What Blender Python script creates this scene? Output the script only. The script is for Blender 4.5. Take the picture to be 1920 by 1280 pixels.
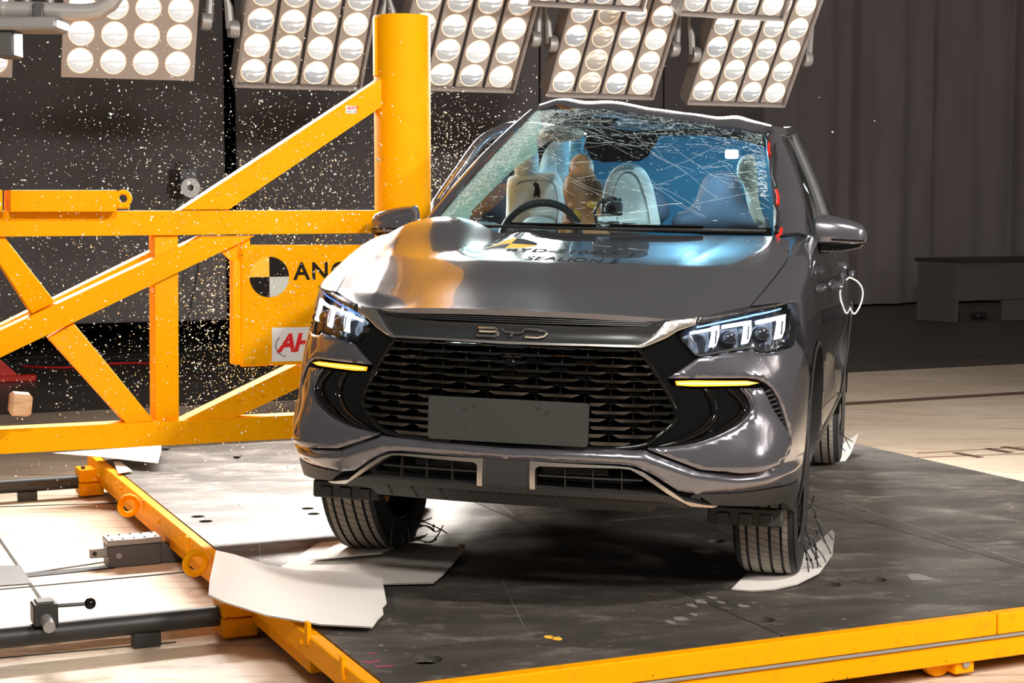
import bpy, math, random
import numpy as np
from mathutils import Vector, Matrix
from mathutils.geometry import delaunay_2d_cdt

for _o in list(bpy.data.objects):
    bpy.data.objects.remove(_o)
SC = bpy.context.scene
COL = SC.collection
random.seed(7)
RNG = np.random.default_rng(7)

# ------------------------------------------------------------------ camera
H = 1.607                                  # camera height above the hall floor
FPX = 3083.0                               # focal length in pixels of the 1920 x 1280 frame
PITCH = math.atan(260 / FPX)
cam_data = bpy.data.cameras.new('camera')
cam_data.sensor_width = 36.0
cam_data.lens = 36.0 * FPX / 1920
cam_data.clip_end = 200
cam = bpy.data.objects.new('camera', cam_data)
COL.objects.link(cam)
cam.location = (0, 0, H)
cam.rotation_euler = (math.pi / 2 - PITCH, 0, 0)
SC.camera = cam

# ------------------------------------------------------------------ world, exposure
world = bpy.data.worlds.new('hall_ambient')
SC.world = world
world.use_nodes = True
world.node_tree.nodes['Background'].inputs[0].default_value = (1.0, 0.93, 0.86, 1)
world.node_tree.nodes['Background'].inputs[1].default_value = 0.13
SC.view_settings.view_transform = 'Standard'
SC.view_settings.look = 'None'
SC.view_settings.exposure = 0.0
SC.view_settings.gamma = 1.0
SC.view_settings.use_curve_mapping = False
LENS_GLOW = 15.0          # radiance of a lit flood lamp
BANK_SPOT = 235.0         # watts of each lamp column, rear row
FRONT_SPOT = 320.0        # watts of each lamp column, row above the camera

# ------------------------------------------------------------------ node helpers
def mat(name, col=(.5, .5, .5), rough=.5, metal=0.0, coat=0.0, coat_rough=.03, spec=.5, emit=None, estr=0.0,
        alpha=1.0, trans=0.0):
    m = bpy.data.materials.new(name)
    m.use_nodes = True
    b = m.node_tree.nodes['Principled BSDF']
    b.inputs['Base Color'].default_value = (*col, 1)
    b.inputs['Roughness'].default_value = rough
    b.inputs['Metallic'].default_value = metal
    b.inputs['Coat Weight'].default_value = coat
    b.inputs['Coat Roughness'].default_value = coat_rough
    b.inputs['Specular IOR Level'].default_value = spec
    b.inputs['Transmission Weight'].default_value = trans
    b.inputs['Alpha'].default_value = alpha
    if emit:
        b.inputs['Emission Color'].default_value = (*emit, 1)
        b.inputs['Emission Strength'].default_value = estr
    return m

def node(m, kind, **kw):
    n = m.node_tree.nodes.new(kind)
    for k, v in kw.items():
        if k.startswith('i_'):
            n.inputs[k[2:].replace('_', ' ')].default_value = v
        else:
            setattr(n, k, v)
    return n

def link(m, a, ai, b, bi):
    m.node_tree.links.new(a.outputs[ai], b.inputs[bi])

def noise_fac(m, scale=4, detail=6, rough=.6, lo=.4, hi=.6, stretch=(1, 1, 1), rotz=0.0, space='Object'):
    tc = node(m, 'ShaderNodeNewGeometry') if space == 'World' else node(m, 'ShaderNodeTexCoord')
    mp = node(m, 'ShaderNodeMapping')
    mp.inputs['Scale'].default_value = stretch
    mp.inputs['Rotation'].default_value = (0, 0, rotz)
    link(m, tc, 'Position' if space == 'World' else 'Object', mp, 'Vector')
    n = node(m, 'ShaderNodeTexNoise')
    n.inputs['Scale'].default_value = scale
    n.inputs['Detail'].default_value = detail
    n.inputs['Roughness'].default_value = rough
    link(m, mp, 0, n, 'Vector')
    r = node(m, 'ShaderNodeMapRange')
    r.inputs['From Min'].default_value = lo
    r.inputs['From Max'].default_value = hi
    link(m, n, 0, r, 'Value')
    return r

def mixcol(m, fac, a, b):
    """a, b: colour tuples or (node, socket)"""
    x = node(m, 'ShaderNodeMix', data_type='RGBA')
    if isinstance(fac, (int, float)):
        x.inputs[0].default_value = fac
    else:
        link(m, fac, 0, x, 0)
    for v, s in ((a, 6), (b, 7)):
        if isinstance(v[0], (int, float)):
            x.inputs[s].default_value = (*v, 1)
        else:
            m.node_tree.links.new(v[0].outputs[v[1]], x.inputs[s])
    return (x, 2)

def set_in(m, name, src):
    b = m.node_tree.nodes['Principled BSDF']
    m.node_tree.links.new(src[0].outputs[src[1]], b.inputs[name])

def bump(m, src, strength=.3, dist=.01):
    b = node(m, 'ShaderNodeBump')
    b.inputs['Strength'].default_value = strength
    b.inputs['Distance'].default_value = dist
    link(m, src, 0, b, 'Height')
    set_in(m, 'Normal', (b, 0))

# ------------------------------------------------------------------ materials
MT = {}
def reg(name, **k):
    MT[name] = mat(name, **k)
    return MT[name]

paint = reg('graphite_metallic_paint', col=(.19, .184, .208), rough=.20, metal=.76, coat=1.0, coat_rough=.02)
reg('gloss_black', col=(.004, .004, .004), rough=.06, spec=.32)
reg('satin_black', col=(.022, .021, .020), rough=.45)
reg('dark_plastic', col=(.022, .021, .020), rough=.5)
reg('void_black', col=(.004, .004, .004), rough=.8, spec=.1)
reg('radiator_grey', col=(.05, .045, .043), rough=.6)
reg('plate_grey', col=(.036, .037, .034), rough=.42)
reg('satin_silver', col=(.62, .58, .53), rough=.30, metal=1.0)
reg('dark_satin_panel', col=(.030, .032, .033), rough=.32, metal=.3)
reg('dark_brow', col=(.10, .097, .10), rough=.28, metal=.8)
reg('chrome', col=(.75, .74, .72), rough=.10, metal=1.0)
reg('smoked_chrome', col=(.09, .085, .083), rough=.13, metal=1.0)
reg('bar_chrome', col=(.12, .117, .114), rough=.12, metal=1.0)
reg('white_guide', col=(.9, .95, 1), rough=.4, emit=(.72, .86, 1.0), estr=3.2)
reg('blue_guide', col=(.3, .5, .9), rough=.3, emit=(.10, .30, .85), estr=.8)
reg('amber_guide', col=(1, .45, .02), rough=.4, emit=(1.0, .38, .015), estr=1.1)
reg('amber_core', col=(1, .8, .3), rough=.4, emit=(1.0, .62, .10), estr=1.7)
reg('headlamp_bowl', col=(.05, .05, .055), rough=.14, metal=.6)
reg('rubber', col=(.016, .015, .014), rough=.7)
reg('white_card', col=(.82, .77, .71), rough=.6)
reg('white_fabric', col=(.70, .77, .79), rough=.85)
reg('airbag_cloth', col=(.50, .66, .74), rough=.85)
reg('beige_trim', col=(.55, .55, .48), rough=.8)
reg('seat_dark', col=(.085, .085, .115), rough=.8)
reg('cabin_lining', col=(.22, .27, .33), rough=.8)
reg('dummy_skin', col=(.42, .19, .08), rough=.55)
reg('dummy_yellow', col=(.75, .40, .06), rough=.5)
reg('painted_blue_light', col=(.05, .20, .33), rough=.8)  # blue LED light at the cabin rear, put into the backdrop's colour
reg('blue_sheet', col=(.10, .42, .68), rough=.6)
reg('zip_black', col=(.012, .010, .010), rough=.4)
reg('red_plastic', col=(.65, .02, .01), rough=.4)
reg('pink_marker', col=(.6, .03, .18), rough=.6)
reg('white_print', col=(.82, .80, .78), rough=.75, spec=.1)
reg('red_print', col=(.80, .012, .012), rough=.5)
reg('black_print', col=(.016, .012, .010), rough=.75, spec=.1)
reg('grey_print', col=(.12, .11, .12), rough=.5)
reg('target_yellow', col=(.95, .52, .05), rough=.75, spec=.1)
reg('hood_ink', col=(.008, .008, .008), rough=.75, spec=.1)
reg('cable_white', col=(.85, .85, .82), rough=.5)
reg('cabin_lamp', col=(.9, 1, 1), rough=.4, emit=(.65, .95, 1.0), estr=8.0)
reg('lamp_plate', col=(.30, .255, .225), rough=.55)
reg('lamp_frame', col=(.24, .21, .19), rough=.5)
reg('lamp_seam', col=(.012, .010, .010), rough=.7)
reg('arm_grey', col=(.30, .29, .28), rough=.45, metal=.4)
reg('pipe_grey', col=(.50, .47, .44), rough=.35, metal=.5)
reg('bracket_dark', col=(.075, .07, .068), rough=.5)
reg('shard_glass', col=(.55, .80, .74), rough=.18, spec=.7)
reg('shard_white', col=(.86, .97, 1.0), rough=.35, spec=.7)
reg('bench_grey', col=(.17, .15, .135), rough=.7)
reg('bench_top', col=(.06, .05, .045), rough=.7)
reg('strip_brown', col=(.14, .075, .05), rough=.6)
reg('floor_line', col=(.03, .025, .02), rough=.8)

# yellow paint with scuffs and chips
def yellow(name, col, dirt, lo, hi):
    m = reg(name, col=col, rough=.55, spec=.08)
    a = noise_fac(m, 9, 8, .72, lo, hi)
    c = mixcol(m, a, col, dirt)
    b = noise_fac(m, 46, 3, .6, .70, .73)
    c = mixcol(m, b, c, (.10, .05, .02))
    set_in(m, 'Base Color', c)
    return m
yellow('safety_yellow', (.95, .40, .0), (.86, .33, .0), .52, .80)
yellow('sled_yellow', (.90, .345, .0), (.58, .24, .008), .54, .74)

# sled deck: worn dark steel
m = reg('worn_steel_deck', col=(.05, .045, .04), rough=.42, metal=.38)
n1 = noise_fac(m, 1.6, 9, .66, .44, .66, (1, 2.2, 1), .42)
n2 = noise_fac(m, 4, 10, .80, .53, .66, (1, 2.2, 1), .42)
n3 = noise_fac(m, 26, 5, .7, .64, .70)
c = mixcol(m, n1, (.095, .083, .073), (.15, .128, .110))
c = mixcol(m, n2, c, (.30, .262, .225))
c = mixcol(m, n3, c, (.50, .45, .40))
set_in(m, 'Base Color', c)
rr = node(m, 'ShaderNodeMapRange')
rr.inputs['To Min'].default_value = .38
rr.inputs['To Max'].default_value = .50
link(m, n1, 0, rr, 'Value')
set_in(m, 'Roughness', (rr, 0))
bump(m, n2, .12, .002)

# hall floor: pale worn screed
m = reg('beige_floor', col=(.50, .40, .30), rough=.45, spec=.3)
n1 = noise_fac(m, .55, 8, .62, .35, .68, (1, 2.4, 1), -.415, 'World')
n2 = noise_fac(m, 2.6, 9, .76, .53, .64, (.5, 6.0, 1), -.415, 'World')
n3 = noise_fac(m, 11, 6, .7, .64, .70, (.6, 3, 1), -.415, 'World')
c = mixcol(m, n1, (.80, .67, .53), (.62, .48, .345))
c = mixcol(m, n2, c, (.36, .25, .16))
c = mixcol(m, n3, c, (.16, .11, .075))
set_in(m, 'Base Color', c)
bump(m, n2, .08, .002)
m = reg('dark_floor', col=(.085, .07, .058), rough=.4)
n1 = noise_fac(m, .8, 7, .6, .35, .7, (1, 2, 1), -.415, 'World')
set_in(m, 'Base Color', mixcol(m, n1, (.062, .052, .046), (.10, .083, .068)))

m = reg('screen_grey', col=(.072, .062, .060), rough=.8)
n1 = noise_fac(m, .4, 4, .5, .3, .7, (1, 1, 1), 0, 'World')
set_in(m, 'Base Color', mixcol(m, n1, (.088, .075, .074), (.112, .097, .094)))
m = reg('curtain_cloth', col=(.055, .048, .047), rough=.9)
n1 = noise_fac(m, 3, 4, .5, .3, .7, (1, 1, .2), 0, 'World')
set_in(m, 'Base Color', mixcol(m, n1, (.33, .285, .28), (.40, .35, .345)))

m = reg('lamp_lens', col=(.9, .9, .9), rough=.2, emit=(1.0, .95, .88), estr=LENS_GLOW)
def lens_mat(name, tint, glow, dark):
    m = reg(name, col=(.22, .23, .24), rough=.15, emit=tint, estr=glow)
    g = node(m, 'ShaderNodeTexCoord')
    sep = node(m, 'ShaderNodeSeparateXYZ')
    link(m, g, 'Object', sep, 0)
    wv = node(m, 'ShaderNodeTexNoise')
    wv.inputs['Scale'].default_value = 9
    mp = node(m, 'ShaderNodeMapping')
    mp.inputs['Scale'].default_value = (1, 4, 1)
    link(m, g, 'Object', mp, 0)
    link(m, mp, 0, wv, 0)
    ad = node(m, 'ShaderNodeMath', operation='MULTIPLY_ADD')   # lower half of the bowl glows less
    link(m, sep, 'Y', ad, 0)
    ad.inputs[1].default_value = 3.2
    link(m, wv, 0, ad, 2)
    r = node(m, 'ShaderNodeMapRange')
    r.inputs['From Min'].default_value = .34
    r.inputs['From Max'].default_value = .80
    link(m, ad, 0, r, 'Value')
    pw = node(m, 'ShaderNodeMath', operation='POWER'); link(m, r, 0, pw, 0); pw.inputs[1].default_value = 4.5
    ma = node(m, 'ShaderNodeMath', operation='MULTIPLY_ADD'); link(m, pw, 0, ma, 0); ma.inputs[1].default_value = glow; ma.inputs[2].default_value = dark
    set_in(m, 'Emission Strength', (ma, 0))
    return m
lens_mat('lamp_lens', (1.0, .97, .93), LENS_GLOW, .34)
lens_mat('lamp_lens_cool', (.90, .95, 1.0), LENS_GLOW * .6, .26)
lens_mat('lamp_lens_full', (1.0, .97, .93), LENS_GLOW * 1.5, .6)
lens_mat('lamp_lens_warm', (1.0, .72, .48), LENS_GLOW * .3, .22)
reg('lens_rim', col=(.85, .68, .55), rough=.3, emit=(1, .72, .5), estr=.25)

# tyre tread with sipes cut across the ribs
m = reg('tread_rubber', col=(.15, .13, .11), rough=.75)
tc = node(m, 'ShaderNodeTexCoord')
sp = node(m, 'ShaderNodeSeparateXYZ')
link(m, tc, 'Object', sp, 0)
at = node(m, 'ShaderNodeMath', operation='ARCTAN2')
link(m, sp, 'Y', at, 0); link(m, sp, 'Z', at, 1)
sk = node(m, 'ShaderNodeMath', operation='MULTIPLY_ADD')     # sipes run slightly askew
link(m, sp, 'X', sk, 0); sk.inputs[1].default_value = 1.1; link(m, at, 0, sk, 2)
mu = node(m, 'ShaderNodeMath', operation='MULTIPLY'); link(m, sk, 0, mu, 0); mu.inputs[1].default_value = 72 / (2 * math.pi)
fr = node(m, 'ShaderNodeMath', operation='FRACT'); link(m, mu, 0, fr, 0)
lt = node(m, 'ShaderNodeMath', operation='LESS_THAN'); link(m, fr, 0, lt, 0); lt.inputs[1].default_value = .10
set_in(m, 'Base Color', mixcol(m, lt, (.27, .235, .20), (.03, .026, .022)))

# wood
m = reg('pine', col=(.7, .42, .22), rough=.6)
n1 = noise_fac(m, 12, 5, .6, .3, .7, (1, 1, 7))
set_in(m, 'Base Color', mixcol(m, n1, (.80, .50, .27), (.48, .25, .12)))

def glass_mat(name, tint, gloss_rough=.02, fac=.10, opac=0.0, opcol=(.6, .8, .75)):
    """thin sheet: straight-through tint plus a mirror reflection growing at grazing angles"""
    m = bpy.data.materials.new(name); m.use_nodes = True
    nt = m.node_tree; nt.nodes.clear()
    out = nt.nodes.new('ShaderNodeOutputMaterial')
    tr = nt.nodes.new('ShaderNodeBsdfTransparent'); tr.inputs[0].default_value = (*tint, 1)
    gl = nt.nodes.new('ShaderNodeBsdfGlossy'); gl.inputs['Roughness'].default_value = gloss_rough
    fr = nt.nodes.new('ShaderNodeFresnel'); fr.inputs[0].default_value = 1.45
    mx = nt.nodes.new('ShaderNodeMixShader')
    nt.links.new(fr.outputs[0], mx.inputs[0]); nt.links.new(tr.outputs[0], mx.inputs[1]); nt.links.new(gl.outputs[0], mx.inputs[2])
    last = mx
    if opac > 0:
        df = nt.nodes.new('ShaderNodeBsdfDiffuse'); df.inputs[0].default_value = (*opcol, 1)
        m2 = nt.nodes.new('ShaderNodeMixShader'); m2.inputs[0].default_value = opac
        nt.links.new(mx.outputs[0], m2.inputs[1]); nt.links.new(df.outputs[0], m2.inputs[2]); last = m2
    nt.links.new(last.outputs[0], out.inputs[0])
    MT[name] = m
    return m
glass_mat('clear_lens', (.97, .98, 1.0))
glass_mat('windscreen_glass', (.74, .90, .93))
glass_mat('crazed_glass', (.60, .84, .80), .1, opac=.55, opcol=(.30, .64, .58))
glass_mat('side_glass', (.30, .35, .33))
reg('crack_white', col=(.80, .95, .93), rough=.4)
reg('crack_dark', col=(.02, .04, .05), rough=.4)

# ------------------------------------------------------------------ mesh helpers
WL = {}                                    # world position of every empty / part
class MB:
    def __init__(s):
        s.v = []; s.f = []; s.m = []; s.mi = 0
    def add(s, vs, fs):
        b = len(s.v)
        s.v += [tuple(map(float, p)) for p in vs]
        s.f += [tuple(i + b for i in f) for f in fs]
        s.m += [s.mi] * len(fs)
        return s
    def box(s, c, sz, ax=None):
        c = Vector(c); ax = ax or (Vector((1, 0, 0)), Vector((0, 1, 0)), Vector((0, 0, 1)))
        vs = [c + ax[0] * (i * sz[0] / 2) + ax[1] * (j * sz[1] / 2) + ax[2] * (k * sz[2] / 2)
              for i in (-1, 1) for j in (-1, 1) for k in (-1, 1)]
        return s.add(vs, [(0, 1, 3, 2), (4, 6, 7, 5), (0, 4, 5, 1), (2, 3, 7, 6), (0, 2, 6, 4), (1, 5, 7, 3)])
    def bbox(s, c, sz, ax=None, r=.006):
        """box with chamfered edges"""
        c = Vector(c); ax = ax or (Vector((1, 0, 0)), Vector((0, 1, 0)), Vector((0, 0, 1)))
        vs = []; idx = {}
        for i in (-1, 1):
            for j in (-1, 1):
                for k in (-1, 1):
                    for a in range(3):
                        d = [i * sz[0] / 2, j * sz[1] / 2, k * sz[2] / 2]
                        for b in range(3):
                            if b != a:
                                d[b] -= math.copysign(r, d[b])
                        idx[(i, j, k, a)] = len(vs)
                        vs.append(c + ax[0] * d[0] + ax[1] * d[1] + ax[2] * d[2])
        fs = []
        for a in range(3):
            o = [b for b in range(3) if b != a]
            for sg in (-1, 1):
                q = []
                for (p, r2) in ((-1, -1), (1, -1), (1, 1), (-1, 1)):
                    t = [0, 0, 0]; t[a] = sg; t[o[0]] = p; t[o[1]] = r2
                    q.append(idx[(*t, a)])
                fs.append(q if (sg > 0) == (a != 1) else q[::-1])
        for a in range(3):
            o = [b for b in range(3) if b != a]
            for p in (-1, 1):
                for r2 in (-1, 1):
                    q = []
                    for sg in (-1, 1):
                        t = [0, 0, 0]; t[a] = sg; t[o[0]] = p; t[o[1]] = r2
                        q += [idx[(*t, o[0])], idx[(*t, o[1])]]
                    fs.append([q[0], q[1], q[3], q[2]])
        for i in (-1, 1):
            for j in (-1, 1):
                for k in (-1, 1):
                    fs.append([idx[(i, j, k, a)] for a in range(3)])
        return s.add(vs, fs)
    def tube(s, path, r, seg=8, cap=True, closed=False):
        P = [Vector(p) for p in path]; n = len(P); rs = r if hasattr(r, '__len__') else [r] * n
        rings = []; up = None
        for i, p in enumerate(P):
            if closed: d = P[(i + 1) % n] - P[i - 1]
            else: d = P[min(i + 1, n - 1)] - P[max(i - 1, 0)]
            d.normalize()
            if up is None:
                up = Vector((0, 0, 1)) if abs(d.z) < .9 else Vector((1, 0, 0))
            a = d.cross(up)
            if a.length < 1e-6: a = d.orthogonal()
            a.normalize(); b = a.cross(d); up = b
            rings.append([p + a * (math.cos(2 * math.pi * k / seg) * rs[i]) + b * (math.sin(2 * math.pi * k / seg) * rs[i]) for k in range(seg)])
        vs = [q for rg in rings for q in rg]; fs = []
        for i in range(n if closed else n - 1):
            j = (i + 1) % n
            for k in range(seg):
                k2 = (k + 1) % seg
                fs.append((i * seg + k, j * seg + k, j * seg + k2, i * seg + k2)[::-1])
        if cap and not closed:
            fs.append(tuple(range(seg))); fs.append(tuple(range((n - 1) * seg, n * seg))[::-1])
        return s.add(vs, fs)
    def lathe(s, prof, seg=32, M=None, closed=False):
        """prof: (radius, along) pairs about local X"""
        M = M or Matrix(); vs = []; n = len(prof)
        for k in range(seg):
            a = 2 * math.pi * k / seg
            for (r, h) in prof:
                vs.append(M @ Vector((h, r * math.cos(a), r * math.sin(a))))
        fs = []
        for k in range(seg):
            k2 = (k + 1) % seg
            for i in range(n if closed else n - 1):
                j = (i + 1) % n
                fs.append((k * n + i, k * n + j, k2 * n + j, k2 * n + i))
        return s.add(vs, fs)
    def prism(s, poly, ext):
        n = len(poly); ext = Vector(ext); a = [Vector(p) for p in poly]
        vs = a + [p + ext for p in a]
        fs = [tuple(range(n)), tuple(range(2 * n - 1, n - 1, -1))]
        for i in range(n):
            j = (i + 1) % n
            fs.append((j, i, n + i, n + j))
        return s.add(vs, fs)
    def grid(s, fn, nu, nv, flip=False):
        vs = [fn(i / nu, j / nv) for i in range(nu + 1) for j in range(nv + 1)]; fs = []
        for i in range(nu):
            for j in range(nv):
                a = i * (nv + 1) + j
                q = (a, a + nv + 1, a + nv + 2, a + 1)
                fs.append(q[::-1] if flip else q)
        return s.add(vs, fs)
    def ell(s, c, r, M=None, nu=16, nv=10):
        M = M or Matrix()
        c = Vector(c)
        def fn(a, b):
            t = 2 * math.pi * a; p = math.pi * (b - .5)
            return M @ Vector((r[0] * math.cos(p) * math.cos(t), r[1] * math.cos(p) * math.sin(t), r[2] * math.sin(p))) + c
        return s.grid(fn, nu, nv)
    def mesh(s, name, mats, smooth=True, org=(0, 0, 0), angle=40):
        me = bpy.data.meshes.new(name)
        ox, oy, oz = org
        me.from_pydata([(x - ox, y - oy, z - oz) for x, y, z in s.v], [], s.f)
        for mm in (mats if isinstance(mats, (list, tuple)) else [mats]):
            me.materials.append(MT[mm])
        me.polygons.foreach_set('material_index', s.m)
        if smooth:
            me.polygons.foreach_set('use_smooth', [True] * len(s.f))
            try: me.set_sharp_from_angle(angle=math.radians(angle))
            except Exception: pass
        me.update()
        return me
    def build(s, name, mats, parent=None, smooth=True, angle=40, fix=True):
        xs = np.array(s.v)
        lo, hi = xs.min(0), xs.max(0)
        org = ((lo[0] + hi[0]) / 2, (lo[1] + hi[1]) / 2, lo[2])
        me = s.mesh(name, mats, smooth, org, angle)
        if fix: orient(me)
        return put(name, me, Matrix.Translation(org), parent)

def orient(me):
    import bmesh
    bm = bmesh.new(); bm.from_mesh(me)
    bmesh.ops.recalc_face_normals(bm, faces=bm.faces)
    bm.to_mesh(me); bm.free()

def put(name, data, mw, parent=None):
    o = bpy.data.objects.new(name, data)
    COL.objects.link(o)
    WL[o] = mw.copy()
    if parent is not None:
        o.parent = parent
        o.matrix_basis = WL[parent].inverted() @ mw
    else:
        o.matrix_basis = mw
    return o

def tag(o, label=None, cat=None, group=None, kind=None):
    if label: o['label'] = label
    if cat: o['category'] = cat
    if group: o['group'] = group
    if kind: o['kind'] = kind
    return o

def empty(name, loc, label=None, cat=None, group=None, kind=None):
    o = put(name, None, Matrix.Translation(loc))
    o.empty_display_size = .1
    return tag(o, label, cat, group, kind)

# ------------------------------------------------------------------ measuring: sight lines from the camera position
CP, SP = math.cos(PITCH), math.sin(PITCH)
EYE = Vector((0, 0, H))
def sight(px, py):
    a, b = (px - 960) / FPX, (640 - py) / FPX
    return Vector((a, CP + SP * b, -SP + CP * b))
def on_z(px, py, z):
    d = sight(px, py)
    return EYE + d * ((z - H) / d.z)
def on_plane(px, py, p, n):
    d = sight(px, py); n = Vector(n)
    return EYE + d * ((Vector(p) - EYE).dot(n) / d.dot(n))
def proj(p):
    x, y, z = p[0], p[1], p[2] - H
    d = y * CP - z * SP; u = y * SP + z * CP
    return (960 + FPX * x / d, 640 - FPX * u / d)

# hall axes: U runs along the sled's long front edge, V away from the camera
HA = math.radians(23.8)
U = Vector((math.cos(HA), math.sin(HA), 0))
V = Vector((-math.sin(HA), math.cos(HA), 0))
Z = Vector((0, 0, 1))
def uvz(u, v, z):
    return U * u + V * v + Z * z
def to_uv(p):
    return p.dot(U), p.dot(V)
UVZ = (U, V, Z)
def text_mesh(body, size, bold=.0, shear=0.0, space=1.0):
    cu = bpy.data.curves.new('lettering', 'FONT')
    cu.body = body; cu.size = size; cu.offset = bold; cu.shear = shear; cu.space_character = space
    cu.resolution_u = 3
    o = bpy.data.objects.new('lettering', cu); COL.objects.link(o)
    dg = bpy.context.evaluated_depsgraph_get()
    me = o.evaluated_get(dg).to_mesh()
    vs = [tuple(v.co) for v in me.vertices]; fs = [tuple(p.vertices) for p in me.polygons]
    o.evaluated_get(dg).to_mesh_clear()
    bpy.data.objects.remove(o); bpy.data.curves.remove(cu)
    return vs, fs
# ================================================================== the hall
DECK = .215                                # sled deck height
mb = MB()
v0 = 12.93                                 # where the pale floor ends
P = [uvz(-14, -8, 0), uvz(26, -8, 0), uvz(26, v0, 0), uvz(-14, v0, 0)]
mb.add(P, [(0, 1, 2, 3)])
fl = tag(mb.build('floor', 'beige_floor', fix=False), 'pale worn beige hall floor', 'floor', kind='structure')
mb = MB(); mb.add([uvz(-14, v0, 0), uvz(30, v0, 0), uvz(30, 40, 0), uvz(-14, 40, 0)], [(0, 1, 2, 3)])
tag(mb.build('floor', 'dark_floor', fix=False), 'dark grey hall floor beyond the pale floor', 'floor', kind='structure')

# joints of the floor slabs (shallow dark inlays)
def strip(a, b, w, z, name, m, parent, h=.003):
    a = Vector((a.x, a.y, 0)); b = Vector((b.x, b.y, 0)); d = (b - a).normalized(); n = Vector((-d.y, d.x, 0))
    mb = MB(); mb.prism([a + n * w / 2 + Z * z, a - n * w / 2 + Z * z, b - n * w / 2 + Z * z, b + n * w / 2 + Z * z], Z * h)
    return mb.build(name, m, parent)
for (a, b, w) in [((-60, 925), (110, 1172), .012), ((40, 1077), (210, 1052), .012), ((-20, 1107), (400, 1068), .010), ((-20, 951), (390, 938), .008),
                  ((-20, 1236), (330, 1204), .007)]:
    strip(on_z(*a, 0), on_z(*b, 0), w, .0005, 'floor_joint', 'floor_line', fl)
q = [on_z(-20, 1063, 0), on_z(38, 1061, 0), on_z(60, 1095, 0), on_z(-20, 1101, 0)]
mb = MB(); mb.prism([p + Z * .001 for p in q], Z * .004); mb.build('floor_plate', 'bracket_dark', fl)
q = [on_z(48, 1075, 0), on_z(215, 1060, 0), on_z(215, 1066, 0), on_z(48, 1083, 0)]
mb = MB(); mb.prism([p + Z * .001 for p in q], Z * .003); mb.build('floor_slot', 'lamp_seam', fl)
a, b = on_z(1480, 764, 0), on_z(2000, 732, 0)
tag(strip(a, b, .16, .0008, 'floor_strip', 'strip_brown', None), 'brown strip set into the pale floor', 'floor', kind='structure')
for (x0, y0, x1, y1, w) in [(1790, 849, 1840, 858, .05), (1850, 841, 1895, 849, .06), (1880, 838, 1940, 846, .06), (1720, 850, 1925, 838, .012), (1715, 858, 1925, 851, .012)]:
    strip(on_z(x0, y0, 0), on_z(x1, y1, 0), w, .0008, 'floor_joint', 'strip_brown', fl)
a, b = on_z(-30, 765, 0), on_z(2000, 677, 0)

# hanging dark screens behind the lamps (left), a folded curtain (right)
SV = 16.2
def screen(u0, u1, z0, z1, label, v=SV):
    mb = MB(); mb.bbox(uvz((u0 + u1) / 2, v, (z0 + z1) / 2), (u1 - u0, .05, z1 - z0), UVZ, .01)
    return tag(mb.build('wall_back', 'screen_grey'), label, 'screen', kind='structure')
def u_at(px, v, py=600):
    p = on_plane(px, py, V * v, V)
    return p.dot(U)
def z_at(px, py, v):
    return on_plane(px, py, V * v, V).z
ug0, ug1 = u_at(425, SV), u_at(447, SV)
screen(-4, ug0, .44, 7.5, 'flat dark screen behind the lamps at the far left')
screen(ug1, u_at(1010, SV) - .01, .44, 7.5, 'flat dark screen behind the steel pole')
screen(u_at(1010, SV) + .01, u_at(1240, SV) - .01, .44, 7.5, 'flat dark screen behind the car roof', SV)
screen(u_at(1240, SV) + .01, u_at(1420, SV), .44, 7.5, 'flat dark screen beside the folded curtain', SV)
mb = MB(); mb.box(uvz(2, SV + 2.2, 3.7), (18, .1, 7.4), UVZ)
tag(mb.build('wall_rear', 'void_black'), 'black wall behind the screens', 'wall', kind='structure')
# curtain
CV = on_z(1700, 571, 0).dot(V)
cu0, cu1 = u_at(1180, CV), u_at(2100, CV) + 14
mb = MB()
ph = [random.uniform(0, 6.28) for _ in range(6)]
def fold(u):
    w = .055 * math.sin(u * 4.1 + ph[0] + .8 * math.sin(u * .9)) + .045 * math.sin(u * 9.3 + ph[1]) + .05 * math.sin(u * 1.7 + ph[2])
    e = (u * .62 + .1) % 1.0
    return w + (.16 * max(0, 1 - abs(e - .5) * 22))
NC = 1100
mb.grid(lambda a, b: uvz(cu0 + (cu1 - cu0) * a, CV + fold(cu0 + (cu1 - cu0) * a) * (1 + .15 * (1 - b)), .03 + b * 9.5), NC, 6)
cu = tag(mb.build('wall_curtain', 'curtain_cloth', fix=False, angle=180), 'dark grey curtain in vertical folds at the right', 'curtain', kind='structure')
mb = MB(); mb.box(uvz((cu0 + cu1) / 2, CV + .7, 4.7), (cu1 - cu0 + 4, .1, 9.6), UVZ)
tag(mb.build('wall_rear', 'void_black'), 'black wall behind the curtain', 'wall', kind='structure')

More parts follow.
